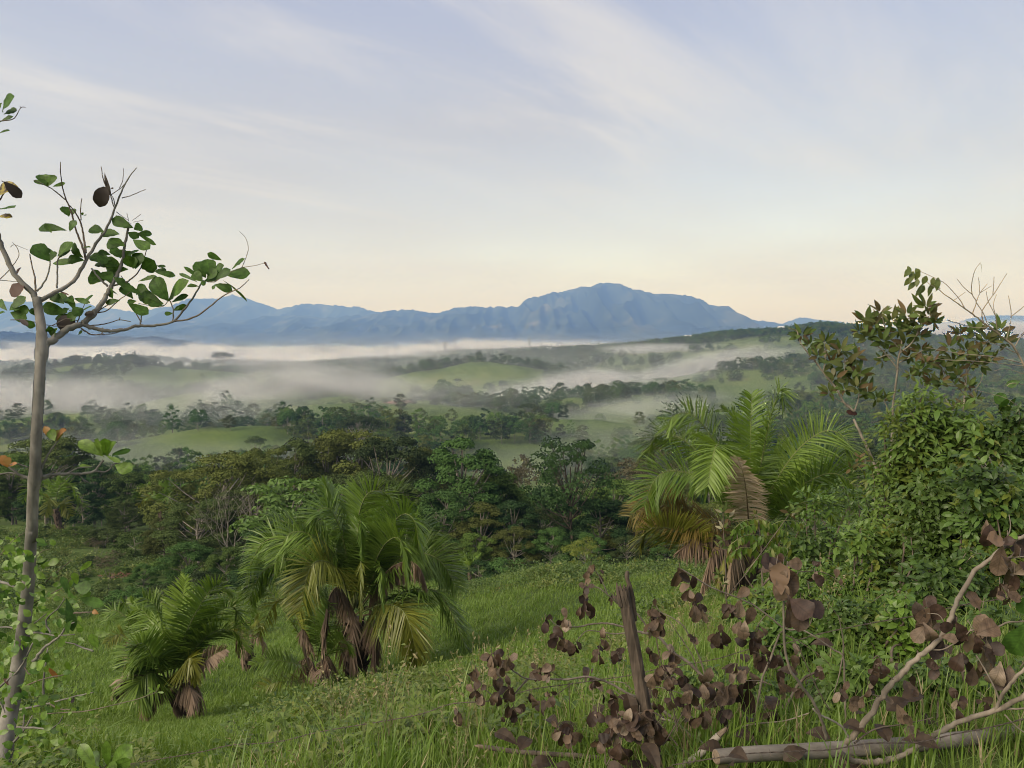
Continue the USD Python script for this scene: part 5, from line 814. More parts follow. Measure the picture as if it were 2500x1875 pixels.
def bush(label, blobs, y, seed, mats, leaf_px, per=390, parts=220, shape='ovate', name='bush', ratio=.42, category='bush'):
    """A bush: leaves over overlapping lobes (u, v, half-width, half-height in picture points), stems from the ground up into each lobe."""
    rng = np.random.default_rng(seed); ub = np.mean([b[0] for b in blobs]); x, y0 = XY(ub, y); b0 = np.array([x, y0, float(ground_z(x, y0))]); root = thing(name, label, category, b0)
    LS, big = [], leaf_px * y / FPX
    low = []
    for (u, v, hw, hh) in blobs:                              # leaves go on down to the ground below each lobe
        xg, yg = XY(u, y); gv = 937.5 + FPX * math.tan(math.atan2(-float(ground_z(xg, yg)), y) - PITCH)
        if gv > v + hh + 25 and gv < 1900: low.append((u + rng.normal(0, 15), (v + hh + gv) / 2, hw * .95, (gv - v - hh) / 2 + 18))
    blobs = blobs + low
    for (u, v, hw, hh) in blobs:
        c = W(u, v, y) - b0; R = np.array([hw, hw * .8, hh]) * y / FPX
        n = max(int(per * hw * hh / (80 * 80)), 30); tops = []
        d = unit(rng.normal(0, 1, (n, 3))); d[:, 1] = np.where((d[:, 1] > .4), -d[:, 1], d[:, 1]); d[:, 2] = np.where(d[:, 2] < -.6, -d[:, 2], d[:, 2]); r = rng.uniform(.0, 1, n)[:, None] ** .3
        bump = 1 + .42 * np.sin(5 * d[:, :1] + seed) * np.cos(4 * d[:, 2:] + u)
        p = c + d * r * R * bump
        sz = rng.uniform(.7, 1.35); mk = rng.integers(len(mats)) if rng.uniform() < .55 else 0
        for k in range(n): LS.append((p[k], d[k], sz, mk))
        for k in range(3):
            e = c + rng.uniform(-.5, .5, 3) * R; g0 = np.array([c[0] + rng.normal(0, .15), c[1] + rng.normal(0, .15), float(ground_z(*(c + b0)[:2])) - b0[2]])
            if e[2] > g0[2] + .1: obj('stem', tube(spline(np.array([g0, (g0 * .4 + e * .6) + rng.normal(0, .06, 3), e]), 7), np.linspace(.016, .005, 7) * (y / 8) ** .5, 5), m_twig, root, smooth=True)
    LS.sort(key=lambda q: q[0][1] - .4 * q[1][2]); spare = [MB() for _ in mats]
    for k, (p, d, sz, mk) in enumerate(LS):
        L = big * sz * rng.uniform(.65, 1.3); t_ = unit(d * [1, .6, .2] + rng.normal(0, .5, 3) + [0, -.1, -.25]); nrm = unit(d + [0, -.35, .7] + rng.normal(0, .35, 3)); mi = mk if rng.uniform() < .7 else rng.integers(len(mats))
        g = leaf(p, p + t_ * L, L * ratio * rng.uniform(.85, 1.2), nrm, .15, .15, shape, 4 if k >= parts else 5)
        if k < parts: obj('leaf', g, mats[mi], root, smooth=True, uv=leaf_uv(5))
        else: spare[mi].add(*g)
    for k in range(3 + 2 * len(blobs) // 2):                  # loose shoots that stick out of the mass
        (u, v, hw, hh) = blobs[rng.integers(len(blobs))]; c = W(u, v, y) - b0; R = np.array([hw, hw * .8, hh]) * y / FPX; d = unit([rng.normal(0, .8), -abs(rng.normal(0, .5)), abs(rng.normal(.5, .4))])
        P = spline(np.array([c + d * R * .7, c + d * R * 1.15 + [0, 0, .05], c + d * R * 1.45 - [0, 0, rng.uniform(-.1, .12)]]), 8); obj('shoot', tube(P, np.linspace(.005, .002, 8), 4), m_twig, root, smooth=True); mi = rng.integers(len(mats))
        for q in range(1, 8):
            for sg in (-1, 1): sd = unit(np.cross(P[7] - P[0], [0, 0, 1]) * sg + rng.normal(0, .25, 3) + (P[7] - P[0]) * .6 + [0, 0, -.2]); spare[mi].add(*leaf(P[q], P[q] + sd * big * rng.uniform(.8, 1.25), big * ratio, [0, -.5, .8], .15, .2, shape, 4))
    for mi, mb in enumerate(spare):
        if mb.n: obj('small_leaves', mb.mesh(), mats[mi], root, kind='stuff')
    return root
bush('yellow-green vine-covered bush below the saplings at right', [(2230, 985, 60, 45), (2290, 1040, 80, 65), (2230, 1090, 85, 70), (2310, 1130, 80, 70), (2180, 1040, 60, 50), (2350, 1080, 60, 60), (2270, 1180, 90, 70)], 8.0, 41, [m_bushy, m_bush, m_bush], 24, shape='lance', ratio=.36)
bush('dense green bush at the right edge level with the misty hills', [(2470, 1060, 80, 70), (2410, 1110, 80, 75), (2490, 1150, 70, 70)], 7.6, 42, [m_bush, m_bushy, m_bushd], 20)
bush('deep green leafy bush right of the leaning sapling', [(2280, 1220, 85, 75), (2350, 1260, 85, 80), (2240, 1280, 80, 75), (2300, 1340, 80, 80)], 7.4, 43, [m_bushd, m_bush], 20, ratio=.45)
bush('green bush with rounded leaves at the right edge above the felled branch', [(2440, 1240, 90, 80), (2480, 1320, 80, 80), (2410, 1360, 80, 70), (2450, 1430, 80, 70), (2380, 1180, 70, 60)], 6.6, 44, [m_bush, m_bushd, m_bushy], 25, ratio=.5)
bush('dark low bush behind the brown leaves at lower right', [(2300, 1420, 90, 70), (2370, 1480, 90, 70), (2240, 1490, 80, 70), (2320, 1560, 90, 70)], 6.2, 45, [m_bushd, m_bush], 21, ratio=.5)
bush('hazy green thicket below the drooping fronds of the tall palm', [(2040, 1330, 80, 55), (2110, 1380, 80, 60), (2000, 1400, 70, 55), (2080, 1440, 80, 55), (2130, 1310, 50, 45)], 12.0, 46, [m_bush, m_fmid], 14, per=620, parts=160)
bush('bush with yellowing leaves around the leaning stem', [(2150, 1190, 55, 60), (2140, 1260, 50, 50), (2200, 1150, 50, 55)], 8.8, 47, [m_bushy, m_bush], 22, per=260, shape='lance', ratio=.3)
bush('low leafy bush in front of the tall palm', [(1830, 1500, 70, 50), (1900, 1480, 70, 55), (1960, 1510, 70, 60), (1780, 1540, 60, 50), (2040, 1520, 80, 60), (2130, 1500, 80, 60)], 8.5, 48, [m_bush, m_bushd, m_bushy], 19, per=460)
bush('rank undergrowth of broad green leaves under the leaning sapling', [(1960, 1560, 70, 50), (2050, 1570, 80, 55), (2140, 1560, 80, 60), (2230, 1570, 80, 60), (1880, 1560, 60, 40), (2060, 1500, 70, 50), (2190, 1490, 70, 50)], 5.2, 52, [m_bush, m_bushd, m_bushy], 22, per=520, ratio=.5)
bush('low green undergrowth behind the reddish log', [(1900, 1650, 60, 40), (2010, 1660, 70, 40), (2110, 1665, 70, 40), (2210, 1660, 70, 45), (2310, 1660, 70, 45)], 4.85, 53, [m_bush, m_bushd, m_bushy], 23, per=460, ratio=.5, parts=160)
bush('bright light-green shrub behind the long felled branch', [(2200, 1500, 36, 40), (2230, 1540, 36, 36), (2160, 1600, 40, 34)], 5.0, 49, [m_ly], 24, per=240, parts=200, ratio=.5)
bush('thicket filling the right edge behind the brown leaves', [(2420, 1530, 100, 70), (2490, 1600, 90, 80), (2400, 1640, 100, 60), (2300, 1680, 100, 55)], 5.4, 50, [m_bushd, m_bush], 22, per=360, ratio=.5)
bush('mixed green bush spilling over the slope left of the leaning sapling', [(1990, 1240, 60, 45), (2060, 1220, 60, 50), (2120, 1440, 60, 60), (2190, 1370, 60, 60)], 10.5, 51, [m_bush, m_bushd], 16, per=420, parts=160)
bush('tangle of low leafy plants right behind the felled log', [(2080, 1640, 60, 40), (2170, 1690, 60, 36), (2260, 1650, 70, 45), (2350, 1690, 70, 45), (2440, 1660, 80, 55), (2060, 1720, 50, 28), (2300, 1740, 60, 30), (2480, 1730, 60, 40)], 4.0, 54, [m_bushd, m_bush, m_bushd], 25, per=460, ratio=.48, parts=200)
bush('dark leafy weeds beside the foot of the post', [(1700, 1660, 45, 34), (1790, 1690, 50, 34), (1880, 1680, 50, 34), (1960, 1700, 50, 30)], 4.3, 55, [m_bushd, m_bush], 20, per=260, ratio=.45, parts=120)
bush('green bush with dark gaps filling the space between the tall palm and the right bushes', [(1990, 1420, 70, 55), (2060, 1470, 75, 55), (2130, 1410, 70, 60), (2190, 1460, 60, 60), (1930, 1460, 60, 50), (2100, 1330, 60, 50)], 7.6, 56, [m_bush, m_bushd, m_bushy], 20, per=480)
# vine with hanging compound leaves in front of the tall palm
t = Traced('vine_shrub', 'shrub with rows of hanging narrow green leaflets in front of the tall palm', 'shrub', 1900, 10.5, 31)
T6 = lambda X, Y: (1500 + X / 3.016, 900 + Y / 3.016)
rg = np.random.default_rng(5)
for P in [[(880, 1180), (960, 1120), (1080, 1110), (1200, 1150)], [(900, 1200), (1000, 1150), (1130, 1150), (1280, 1200)], [(1100, 1180), (1240, 1120), (1380, 1140), (1440, 1190)], [(860, 1290), (960, 1230), (1080, 1230), (1180, 1290)], [(1020, 1290), (1130, 1230), (1260, 1240), (1340, 1310)], [(850, 1370), (930, 1320), (1030, 1330), (1100, 1400)], [(1080, 1370), (1200, 1310), (1310, 1330), (1400, 1390)], [(980, 1480), (1060, 1400), (1150, 1400), (1220, 1460)], [(1200, 1440), (1330, 1380), (1440, 1410), (1500, 1470)], [(1300, 1270), (1400, 1230), (1500, 1260)]]:
    t.stem(T6, P, 2.2, 1.2, name='twig', m=m_rachis)
    Q = spline(np.array([[*p, 0] for p in P]), 13)
    for q in Q:
        for sx in (-1, 1): t.leaf(T6, (q[0], q[1]), (q[0] + sx * rg.uniform(14, 34), q[1] + rg.uniform(45, 85)), 8.5, [m_bush, m_bush, m_bushy][rg.integers(3)], shape='lance', dy=rg.normal(0, .08))
t.stem(T6, [(1100, 1900), (1090, 1600), (1080, 1300), (1060, 1120)], 7, 3, name='stem', m=m_twig); t.stem(T6, [(1090, 1600), (1250, 1400), (1380, 1150)], 5, 2, name='stem', m=m_twig); t.stem(T6, [(1090, 1700), (950, 1500), (900, 1200)], 5, 2, name='stem', m=m_twig)
t.done()
t = Traced('sapling', 'small sapling with grey-green and bronze leaves left of the hanging vine leaves', 'sapling', 1790, 9.8, 32)
for c, r in [((800, 1060), 75), ((840, 1100), 60), ((800, 1180), 70), ((800, 1260), 65), ((780, 1320), 60), ((1290, 1060), 70), ((1330, 1040), 55), ((800, 1580), 60), ((770, 1520), 60), ((1040, 1080), 50)]: whorl(t, T6, c, r, 6, [m_sap, m_bud, m_sapb])
t.stem(T6, [(830, 1950), (820, 1500), (805, 1200), (800, 1060)], 5, 2, name='stem', m=m_twig); t.stem(T6, [(820, 1700), (1050, 1400), (1290, 1070)], 3, 1.6, name='stem', m=m_twig)
t.done()
# ================================================================ the felled tree with brown leaves, the post and the wires
m_dead = leaf_mat('dead_leaves_brown', [(.032, .022, .015), (.10, .067, .045), (.058, .038, .025), (.155, .112, .08), (.075, .049, .032), (.23, .18, .135)], 0.06, rough=.6, spec=.25, under=(.20, .155, .115), vein=.6)
m_deadd = leaf_mat('dead_leaves_dark_brown', [(.02, .012, .009), (.035, .02, .014), (.05, .03, .021)], 0.04, rough=.6, under=(.10, .07, .05), vein=.6)
m_deadr = leaf_mat('dead_leaves_rust', [(.13, .085, .055), (.17, .12, .085)], 0.05, rough=.6)
m_grybranch = bark_mat('grey_branch_bark', (.10, .083, .068), (.25, .215, .18), 16, .4)
m_log = bark_mat('fallen_log_bark', (.10, .088, .077), (.27, .245, .22), 11, .5, (.35, 1, 1))
m_logred = bark_mat('reddish_log_bark', (.085, .055, .042), (.18, .12, .095), 9, .5, (.35, 1, 1))
m_cut = bark_mat('cut_wood', (.12, .09, .065), (.21, .165, .125), 22, .3)
m_post = bark_mat('weathered_post_wood', (.025, .02, .016), (.14, .11, .088), 26, 1.2, (1, 1, .09))
m_wire = mat('rusty_wire', {'n': ('noise_texture', {'scale': 60}), 'r': ('rgb_ramp', {'ramp': [(0.3, (.05, .04, .035)), (0.7, (.13, .10, .085))]}), 'p': ('principled_bsdf', {'roughness': .6, 'metallic': .6})}, [('n.fac', 'r.fac'), ('r.color', 'p.base_color')], surface='p.BSDF')
T8 = lambda X, Y: (1100 + X / 2.886, 1300 + Y / 2.886)
T9 = lambda X, Y: (1700 + X / 2.765, 1300 + Y / 2.765)
def dead_leaves(t, T, clusters):
    """Bunches of withered broad leaves hanging from a twig end: (x, y, number, leaf length)."""
    sc = abs(T(1, 0)[0] - T(0, 0)[0])
    for (x, y, n, L) in clusters:
        top = (x, y - .38 * L); n2 = int(n * 1.6 + .5)
        for k in range(n2):
            a = math.pi / 2 + t.rng.normal(0, .62) if k % 4 else t.rng.uniform(0, 6.28); l = L * t.rng.uniform(.5, 1.02)
            o = (top[0] + t.rng.normal(0, .14) * L, top[1] + t.rng.normal(0, .12) * L); e = (o[0] + l * math.cos(a) * .8, o[1] + l * math.sin(a))
            m = [m_dead, m_dead, m_deadd, m_deadd, m_dead, m_deadr][t.rng.choice(6, p=[.3, .22, .22, .12, .12, .02])]
            t.leaf(T, o, e, l * sc * t.rng.uniform(.48, .72), m, shape='obovate' if t.rng.uniform() < .8 else 'round', dy=t.rng.normal(0, .035), tip_dy=t.rng.normal(0, .3) * l * sc * t.y / FPX, cup=t.rng.uniform(.08, .5), curl=t.rng.uniform(-.2, .55), wave=.06)
        if n > 1: t.stem(T, [(x + t.rng.normal(0, 6), y - .75 * L), top], 2.2, 1.6, name='twig', m=m_twig, sides=4)
# felled tree A: log at the lower right and the branches that rise from it
t = Traced('felled_tree', 'felled grey log at lower right with rising branches of withered brown leaves', 'felled tree', 2000, 3.1, 51)
lg = np.array([W(*T9(X, Y), 3.02 + .0002 * X) for X, Y in [(135, 1515), (300, 1500), (500, 1488), (900, 1468), (1300, 1444), (1700, 1405), (2212, 1345), (2700, 1270)]]) - t.b
lp = spline(lg, 40); rr = np.interp(np.linspace(0, 1, 40), [0, .35, .6, 1], [50, 57, 56, 50]) / 2.765 / FPX * 3.1
LG = obj('log', tube(lp, rr, 18, rough=.045, seed=9, cap=True), m_log, t.root, smooth=55)
obj('cut_end', tube(np.array([lp[0] - unit(lp[1] - lp[0]) * .006, lp[0] - unit(lp[1] - lp[0]) * .001]), [rr[0] * .8, rr[0] * .97], 18), m_cut, LG)
G9 = lambda P, a, b, **k: t.stem(T9, P, a, b, m=k.pop('m', m_grybranch), amp=.1, **k)
G9([(1010, 1425), (1090, 1340), (1180, 1220), (1250, 1110), (1340, 1000), (1450, 890), (1560, 790), (1640, 720), (1690, 640), (1740, 510), (1800, 390), (1880, 260), (1970, 190), (2060, 110), (2140, 60), (2240, 10), (2400, -60)], 16, 8, sides=9)
G9([(960, 1475), (1010, 1520), (1080, 1548), (1200, 1553), (1320, 1530), (1450, 1470), (1600, 1370), (1750, 1290), (1900, 1240), (2020, 1200), (2080, 1178), (2212, 1100), (2350, 1010)], 15, 11, sides=9, dy=-.12)
G9([(2020, 1200), (2060, 1110), (2130, 1010), (2230, 910), (2350, 830)], 9, 7, dy=-.12); G9([(2060, 1190), (2212, 1190), (2330, 1180)], 5, 4, dy=-.12); G9([(2045, 1130), (2000, 1020), (1950, 930), (1890, 830)], 5, 3, dy=-.12); G9([(2080, 1230), (2150, 1300), (2240, 1370)], 4, 3, dy=-.12)
G9([(880, 1400), (850, 1280), (780, 1130), (700, 1020), (630, 920), (600, 800), (590, 650), (590, 450), (605, 300), (617, 195)], 9, 4); G9([(1030, 1385), (980, 1310), (900, 1260), (830, 1230), (790, 1190)], 6, 5, m=m_barkpale); G9([(1065, 1425), (1200, 1330), (1420, 1290), (1600, 1250)], 5, 2, m=m_twig)
G9([(615, 325), (680, 282), (700, 265), (830, 265), (920, 300), (1000, 375)], 3, 1.5, m=m_twig); G9([(1660, 700), (1760, 690)], 4, 3); G9([(1690, 640), (1640, 560), (1560, 545)], 3, 2); G9([(1560, 790), (1690, 780), (1850, 660), (1830, 590)], 4, 2); G9([(1850, 660), (2030, 640), (2110, 605), (2300, 600)], 5, 4); G9([(1340, 1000), (1280, 960), (1200, 940)], 3, 2, m=m_twig); G9([(1250, 1110), (1160, 1090), (1100, 1120)], 3, 2, m=m_twig); G9([(1970, 190), (2080, 180), (2212, 160)], 4, 3); G9([(2060, 110), (2120, -30), (2110, -120)], 4, 2)
dead_leaves(t, T9, [(540, 270, 3, 150), (585, 320, 3, 190), (620, 540, 4, 230), (700, 560, 3, 210), (800, 330, 2, 120), (965, 335, 1, 90), (835, 235, 1, 60), (1340, 1210, 1, 150), (1450, 1350, 3, 110), (1560, 570, 3, 170), (1550, 690, 3, 190), (1640, 760, 2, 170), (1760, 690, 3, 160), (1930, 590, 2, 200), (1870, 800, 3, 240), (1960, 850, 3, 230), (2080, 970, 2, 180), (1900, 940, 2, 130), (2100, 150, 3, 220), (2070, 240, 3, 200), (2050, 400, 3, 130), (2110, 480, 2, 130), (1960, 5, 1, 150), (1490, 1080, 2, 100), (1750, 1180, 3, 130), (1920, 1160, 2, 110), (2180, 240, 2, 180), (1120, 1150, 3, 120), (1160, 1070, 2, 110), (1200, 970, 3, 120), (1250, 930, 2, 100), (980, 1110, 3, 110), (1640, 960, 2, 120), (1780, 870, 2, 150), (2150, 330, 2, 150)])
t.leaf(T9, (2250, 600), (2130, 820), 70, m_lg, label='large green leaf with a yellow tip at the edge', amp=.1); t.leaf(T9, (2300, 420), (2165, 530), 46, m_lg, amp=.1); t.leaf(T9, (2110, 20), (2170, 25), 18, m_ly, amp=.1); t.leaf(T9, (2130, -20), (2160, 40), 18, m_ly, amp=.1)
t.done()
# felled tree B: tangle of branches in the middle, behind and beside the post
t = Traced('felled_branch', 'tangled felled branches with brown leaves around and right of the post', 'felled branch', 1800, 3.55, 52)
G8 = lambda P, a, b, **k: t.stem(T8, P, a, b, m=k.pop('m', m_grybranch), amp=.1, **k)
G8([(1345, 705), (1430, 720), (1490, 760), (1550, 830), (1600, 870), (1680, 920), (1750, 990), (1810, 1055), (1880, 1160), (1930, 1290), (1960, 1500)], 7, 10, sides=8); G8([(1805, 1060), (1770, 930), (1720, 800), (1640, 660), (1560, 600), (1480, 560), (1440, 500)], 5, 2); G8([(1750, 990), (1700, 860), (1640, 770), (1560, 650), (1530, 600)], 4, 2); G8([(1480, 1310), (1580, 1340), (1680, 1420), (1800, 1500)], 5, 6, m=m_barkpale); G8([(1365, 1105), (1450, 1090), (1550, 1110), (1660, 1150)], 3, 2); G8([(1540, 980), (1590, 1020)], 3, 2); G8([(1810, 1055), (1830, 1080), (1760, 1110)], 3, 2)
G8([(1350, 705), (1290, 690), (1200, 660), (1100, 640), (1000, 645), (930, 660), (870, 665), (760, 660), (700, 610)], 6, 2.5); G8([(1300, 700), (1210, 710), (1150, 715), (1060, 700), (960, 695), (900, 750)], 4, 2); G8([(1420, 715), (1300, 560), (1180, 500), (1100, 430), (1040, 390), (1000, 380)], 5.5, 3); G8([(1105, 432), (1060, 330), (1010, 258)], 3, 2); G8([(1180, 500), (1170, 470), (1130, 430)], 2.5, 1.5)
G8([(1600, 1330), (1450, 1230), (1310, 1160), (1220, 1120), (1140, 1070), (1060, 1040), (960, 1015), (860, 1030), (740, 1035), (540, 1030), (460, 985), (330, 890)], 8, 3); G8([(545, 1035), (440, 1150), (380, 1230)], 3.5, 2); G8([(330, 1170), (250, 1110), (200, 1040)], 3, 2); G8([(540, 1030), (420, 1160), (330, 1170)], 3, 2); G8([(860, 1060), (780, 1120), (720, 1165)], 2.5, 1.5, m=m_twig); G8([(835, 1060), (838, 1200), (850, 1380)], 2, 1.5, m=m_twig); G8([(1500, 1400), (1300, 1250), (1200, 1150), (1150, 1110)], 4, 2); G8([(1060, 700), (1130, 760), (1120, 820)], 2.5, 1.5, m=m_twig); G8([(1280, 1110), (1220, 1060), (1120, 1050)], 3, 2); G8([(620, 1010), (700, 980), (790, 1030)], 2.5, 1.5, m=m_twig)
dead_leaves(t, T8, [(990, 270, 4, 90), (1045, 320, 1, 90), (950, 420, 4, 90), (950, 540, 6, 120), (1155, 480, 3, 80), (670, 650, 3, 95), (820, 640, 4, 95), (790, 800, 7, 125), (890, 800, 2, 80), (1080, 790, 4, 105), (1050, 870, 3, 105), (1180, 890, 5, 105), (290, 910, 4, 125), (350, 990, 3, 100), (410, 950, 4, 110), (180, 1000, 3, 90), (170, 1150, 3, 100), (220, 1180, 4, 110), (350, 1170, 4, 115), (420, 1130, 5, 110), (440, 1270, 5, 100), (610, 1010, 6, 110), (700, 1020, 3, 80), (570, 1170, 2, 90), (690, 1190, 3, 95), (50, 1310, 3, 100), (370, 1330, 2, 60), (1010, 1080, 4, 90), (1070, 1165, 1, 90), (1150, 1200, 5, 110)])
t.done()
t = Traced('felled_branch', 'heap of withered brown leaves and twigs at the foot of the post', 'felled branch', 1580, 3.3, 53)
dead_leaves(t, T8, [(1050, 1300, 2, 130), (1180, 1360, 5, 140), (1250, 1370, 6, 140), (1330, 1330, 6, 150), (1400, 1370, 7, 135), (1460, 1440, 4, 130), (1450, 1220, 2, 115), (1550, 1220, 2, 120), (1300, 1430, 6, 120), (760, 1450, 4, 120), (860, 1450, 4, 120), (1130, 1460, 4, 120), (1420, 590, 3, 110), (1470, 650, 4, 120), (1400, 680, 2, 100), (1420, 880, 4, 95), (1500, 980, 4, 110), (1560, 880, 4, 110), (1440, 1040, 3, 100), (1540, 1060, 4, 105), (1640, 1060, 3, 110), (1680, 1160, 4, 120), (1670, 1260, 4, 110), (1200, 1560, 5, 120), (1050, 1500, 3, 110), (1380, 1500, 3, 120)])
for P in ([(1480, 1290), (1400, 1265), (1300, 1280), (1200, 1310)], [(1600, 1500), (1500, 1380), (1420, 1290)], [(1100, 1640), (1180, 1500), (1300, 1290)], [(1090, 1640), (1090, 1450)], [(1500, 1500), (1620, 1300), (1700, 1170)], [(1600, 1400), (1560, 1200), (1500, 1000), (1430, 880)], [(1600, 1250), (1480, 900), (1430, 620)], [(870, 1600), (850, 1500), (840, 1390)]): t.stem(T8, P, 4, 2, name='twig', m=m_twig, amp=.1)
t.done()
t = Traced('felled_branch', 'withered twiggy branch hung with brown leaves between the post and the long log', 'felled branch', 1850, 3.35, 54)
dead_leaves(t, T8, [(1620, 320, 2, 140), (1690, 440, 4, 110), (1720, 560, 3, 130), (1760, 590, 3, 130), (1790, 1130, 4, 120), (1790, 1300, 4, 130), (1900, 750, 3, 120), (1720, 770, 2, 80), (1980, 580, 3, 110)])
dead_leaves(t, T9, [(300, 520, 3, 125), (330, 650, 3, 135), (420, 700, 4, 115), (390, 850, 3, 150), (460, 880, 2, 150), (280, 940, 2, 110), (350, 980, 2, 110), (220, 1090, 3, 180), (320, 1110, 3, 190), (570, 1070, 3, 130), (560, 870, 2, 100), (660, 870, 1, 105), (840, 955, 2, 85), (600, 1130, 1, 110), (520, 1240, 4, 110), (380, 1370, 3, 120), (620, 1400, 3, 100), (1130, 1380, 3, 110), (160, 1260, 4, 140), (40, 1280, 3, 130), (150, 760, 4, 120), (50, 1060, 3, 140), (700, 1090, 2, 90)])
for P, a, b in [([(-100, 250), (0, 310), (100, 370), (250, 430), (370, 480), (470, 550), (600, 650), (720, 660), (840, 730), (940, 800), (990, 832), (1000, 1000), (1010, 1300)], 4, 5), ([(990, 832), (992, 730), (960, 560)], 4, 2), ([(988, 840), (960, 980), (930, 1080)], 4, 2), ([(560, 690), (500, 850), (440, 1000), (400, 1250)], 5, 6), ([(470, 555), (420, 620), (380, 700)], 3, 2), ([(560, 680), (620, 640), (700, 600)], 3, 2), ([(500, 850), (380, 800)], 2.5, 1.6), ([(440, 1000), (330, 1000)], 2.5, 2), ([(640, 700), (700, 800), (800, 1020), (900, 1200)], 3, 3), ([(60, 1180), (160, 1100), (240, 1010)], 3, 2), ([(300, 1310), (420, 1290), (600, 1270), (760, 1220)], 4, 3), ([(860, 440), (930, 530), (1010, 640)], 1.6, 1), ([(600, 690), (700, 740), (860, 850), (920, 930)], 2.4, 1.4), ([(300, 400), (430, 520), (540, 500)], 2, 1.2), ([(580, 560), (640, 500), (740, 520)], 2, 1.4)]:
    t.stem(T9, P, a, b, name='branch' if a > 3 else 'twig', m=m_grybranch if a > 3 else m_twig, amp=.1)
t.done()
# logs lying in the grass further back
def log_thing(T, P, r_px, y, label, m, seed, name='fallen_log'):
    pts = np.array([W(*T(*p), y) for p in P]); b = pts[0].copy(); root = thing(name, label, 'log', b); L = obj('log', tube(spline(pts - b, 16), r_px * y / FPX, 10, rough=.08, seed=seed), m, root, smooth=50)
    d = unit(pts[0] - pts[1]); obj('broken_end', tube(np.array([d * .002, d * .03, d * .05]), np.array([.9, .7, .25]) * r_px * y / FPX, 10, rough=.3, seed=seed), m_cut, L)
log_thing(T9, [(430, 1140), (700, 1122), (950, 1108), (1200, 1090), (1400, 1085)], 10, 4.6, 'reddish brown log lying level in the grass behind the brown leaves', m_logred, 3)
log_thing(T8, [(1480, 1290), (1600, 1280), (1720, 1270)], 10, 4.3, 'short brown log end lying right of the post', m_logred, 7)
log_thing(T8, [(240, 1512), (450, 1542), (700, 1562), (900, 1572), (1060, 1590)], 6, 3.7, 'grey fallen branch lying in the grass left of the post', m_twig, 4, 'fallen_branch')
log_thing(T8, [(1890, 1430), (1760, 1560), (1640, 1645), (1560, 1720)], 9, 3.35, 'pale broken branch propped in front of the log end', m_barkpale, 5, 'fallen_branch')
# weathered post, split at the top
py = 3.45; pt = np.array([W(*T8(X, Y), py) for X, Y in [(1215, 385), (1250, 600), (1290, 800), (1325, 1000), (1360, 1200), (1400, 1400), (1430, 1560), (1450, 1760)]]); bx = pt[-1].copy(); bx[2] = float(ground_z(bx[0], bx[1]))
post = thing('fence_post', 'weathered dark wooden fence post with a split top standing in the brown leaves', 'fence post', bx)
rng = np.random.default_rng(6); pl = spline(pt - bx, 40)[::-1]; wpx = np.interp(np.linspace(0, 1, 40), [0, .25, .6, 1], [46, 44, 39, 35]) / 2 * py / FPX
v, f = tube(pl, wpx, 22, cap=True); ring = v[:880].reshape(40, 22, 3); fl = 1 - .16 * np.abs(np.sin(np.arange(22) * 2.6 + 1)) - .10 * rng.uniform(0, 1, 22)
ring = pl[:, None] + (ring - pl[:, None]) * (fl[None, :, None] * (1 + .05 * meshkit.fbm(np.stack([np.broadcast_to(np.arange(22) * 1.0, (40, 22)), np.broadcast_to(np.arange(40)[:, None] / 6.0, (40, 22)), np.zeros((40, 22))], -1), 3, 4)[..., None]))
ring[-1, :, 2] += rng.uniform(-.03, .012, 22); v[:880] = ring.reshape(-1, 3); v[881] = pl[-1] - [0, 0, .035]
obj('shaft', (v, f), m_post, post, smooth=35)
sp = np.array([W(*T8(X, Y), py + .01) for X, Y in [(1292, 620), (1280, 480), (1262, 380), (1246, 330), (1242, 285), (1247, 272)]]) - bx
obj('splinter', tube(spline(sp, 14), np.interp(np.linspace(0, 1, 14), [0, .5, .8, .93, 1], [26, 24, 15, 20, 12]) / 2 / 1.6 * py / FPX, 9, rough=.2, seed=5), m_post, post, smooth=40)
for k, X in enumerate((1170, 1195, 1222)):
    a = np.array([W(*T8(X + 30, 520), py - .02), W(*T8(X + 8, 420), py - .02), W(*T8(X, 352 + 9 * k), py - .015)]) - bx
    obj('splinter', tube(spline(a, 6), np.array([7, 7, 6, 5, 4, 1.5]) * .8 * py / FPX, 5), m_post, post, smooth=40)
# barbed wire
def barbed(P, y0, y1, label, seed):
    n = 120; px = spline(np.array([[*p, 0] for p in P]), n); ys = np.interp(px[:, 0], [P[0][0], P[-1][0]], [y0, y1]); pts = np.array([W(a, b, d) for (a, b, _), d in zip(px, ys)])
    b = pts[0].copy(); root = thing('barbed_wire', label, 'wire', b); pts = pts - b; d = np.concatenate([[0], np.cumsum(np.linalg.norm(np.diff(pts, axis=0), axis=1))])
    t_ = unit(np.gradient(pts, axis=0)); s_ = unit(np.cross(t_, [0, 0, 1.0])); u_ = np.cross(s_, t_)
    N = int(d[-1] / .012); q = np.linspace(0, d[-1], N); c = np.stack([np.interp(q, d, pts[:, k]) for k in range(3)], 1); S = np.stack([np.interp(q, d, s_[:, k]) for k in range(3)], 1); U = np.stack([np.interp(q, d, u_[:, k]) for k in range(3)], 1)
    for ph in (0, math.pi):
        a = q * 75 + ph; obj('strand', tube(c + (S * np.cos(a)[:, None] + U * np.sin(a)[:, None]) * .0017, .0014, 4), m_wire, root, smooth=True)
    for k, x in enumerate(np.arange(.07, d[-1], .11)):
        i = int(x / d[-1] * (N - 1)); th = k * 1.9; e = (S[i] * math.cos(th) + U[i] * math.sin(th)); g = (-S[i] * math.sin(th) + U[i] * math.cos(th)); mb = MB()
        mb.add(*tube(np.array([c[i] - e * .016, c[i] + g * .004, c[i] + e * .016]), [.0006, .0014, .0006], 4)); obj('barb', mb.mesh(), m_wire, root)
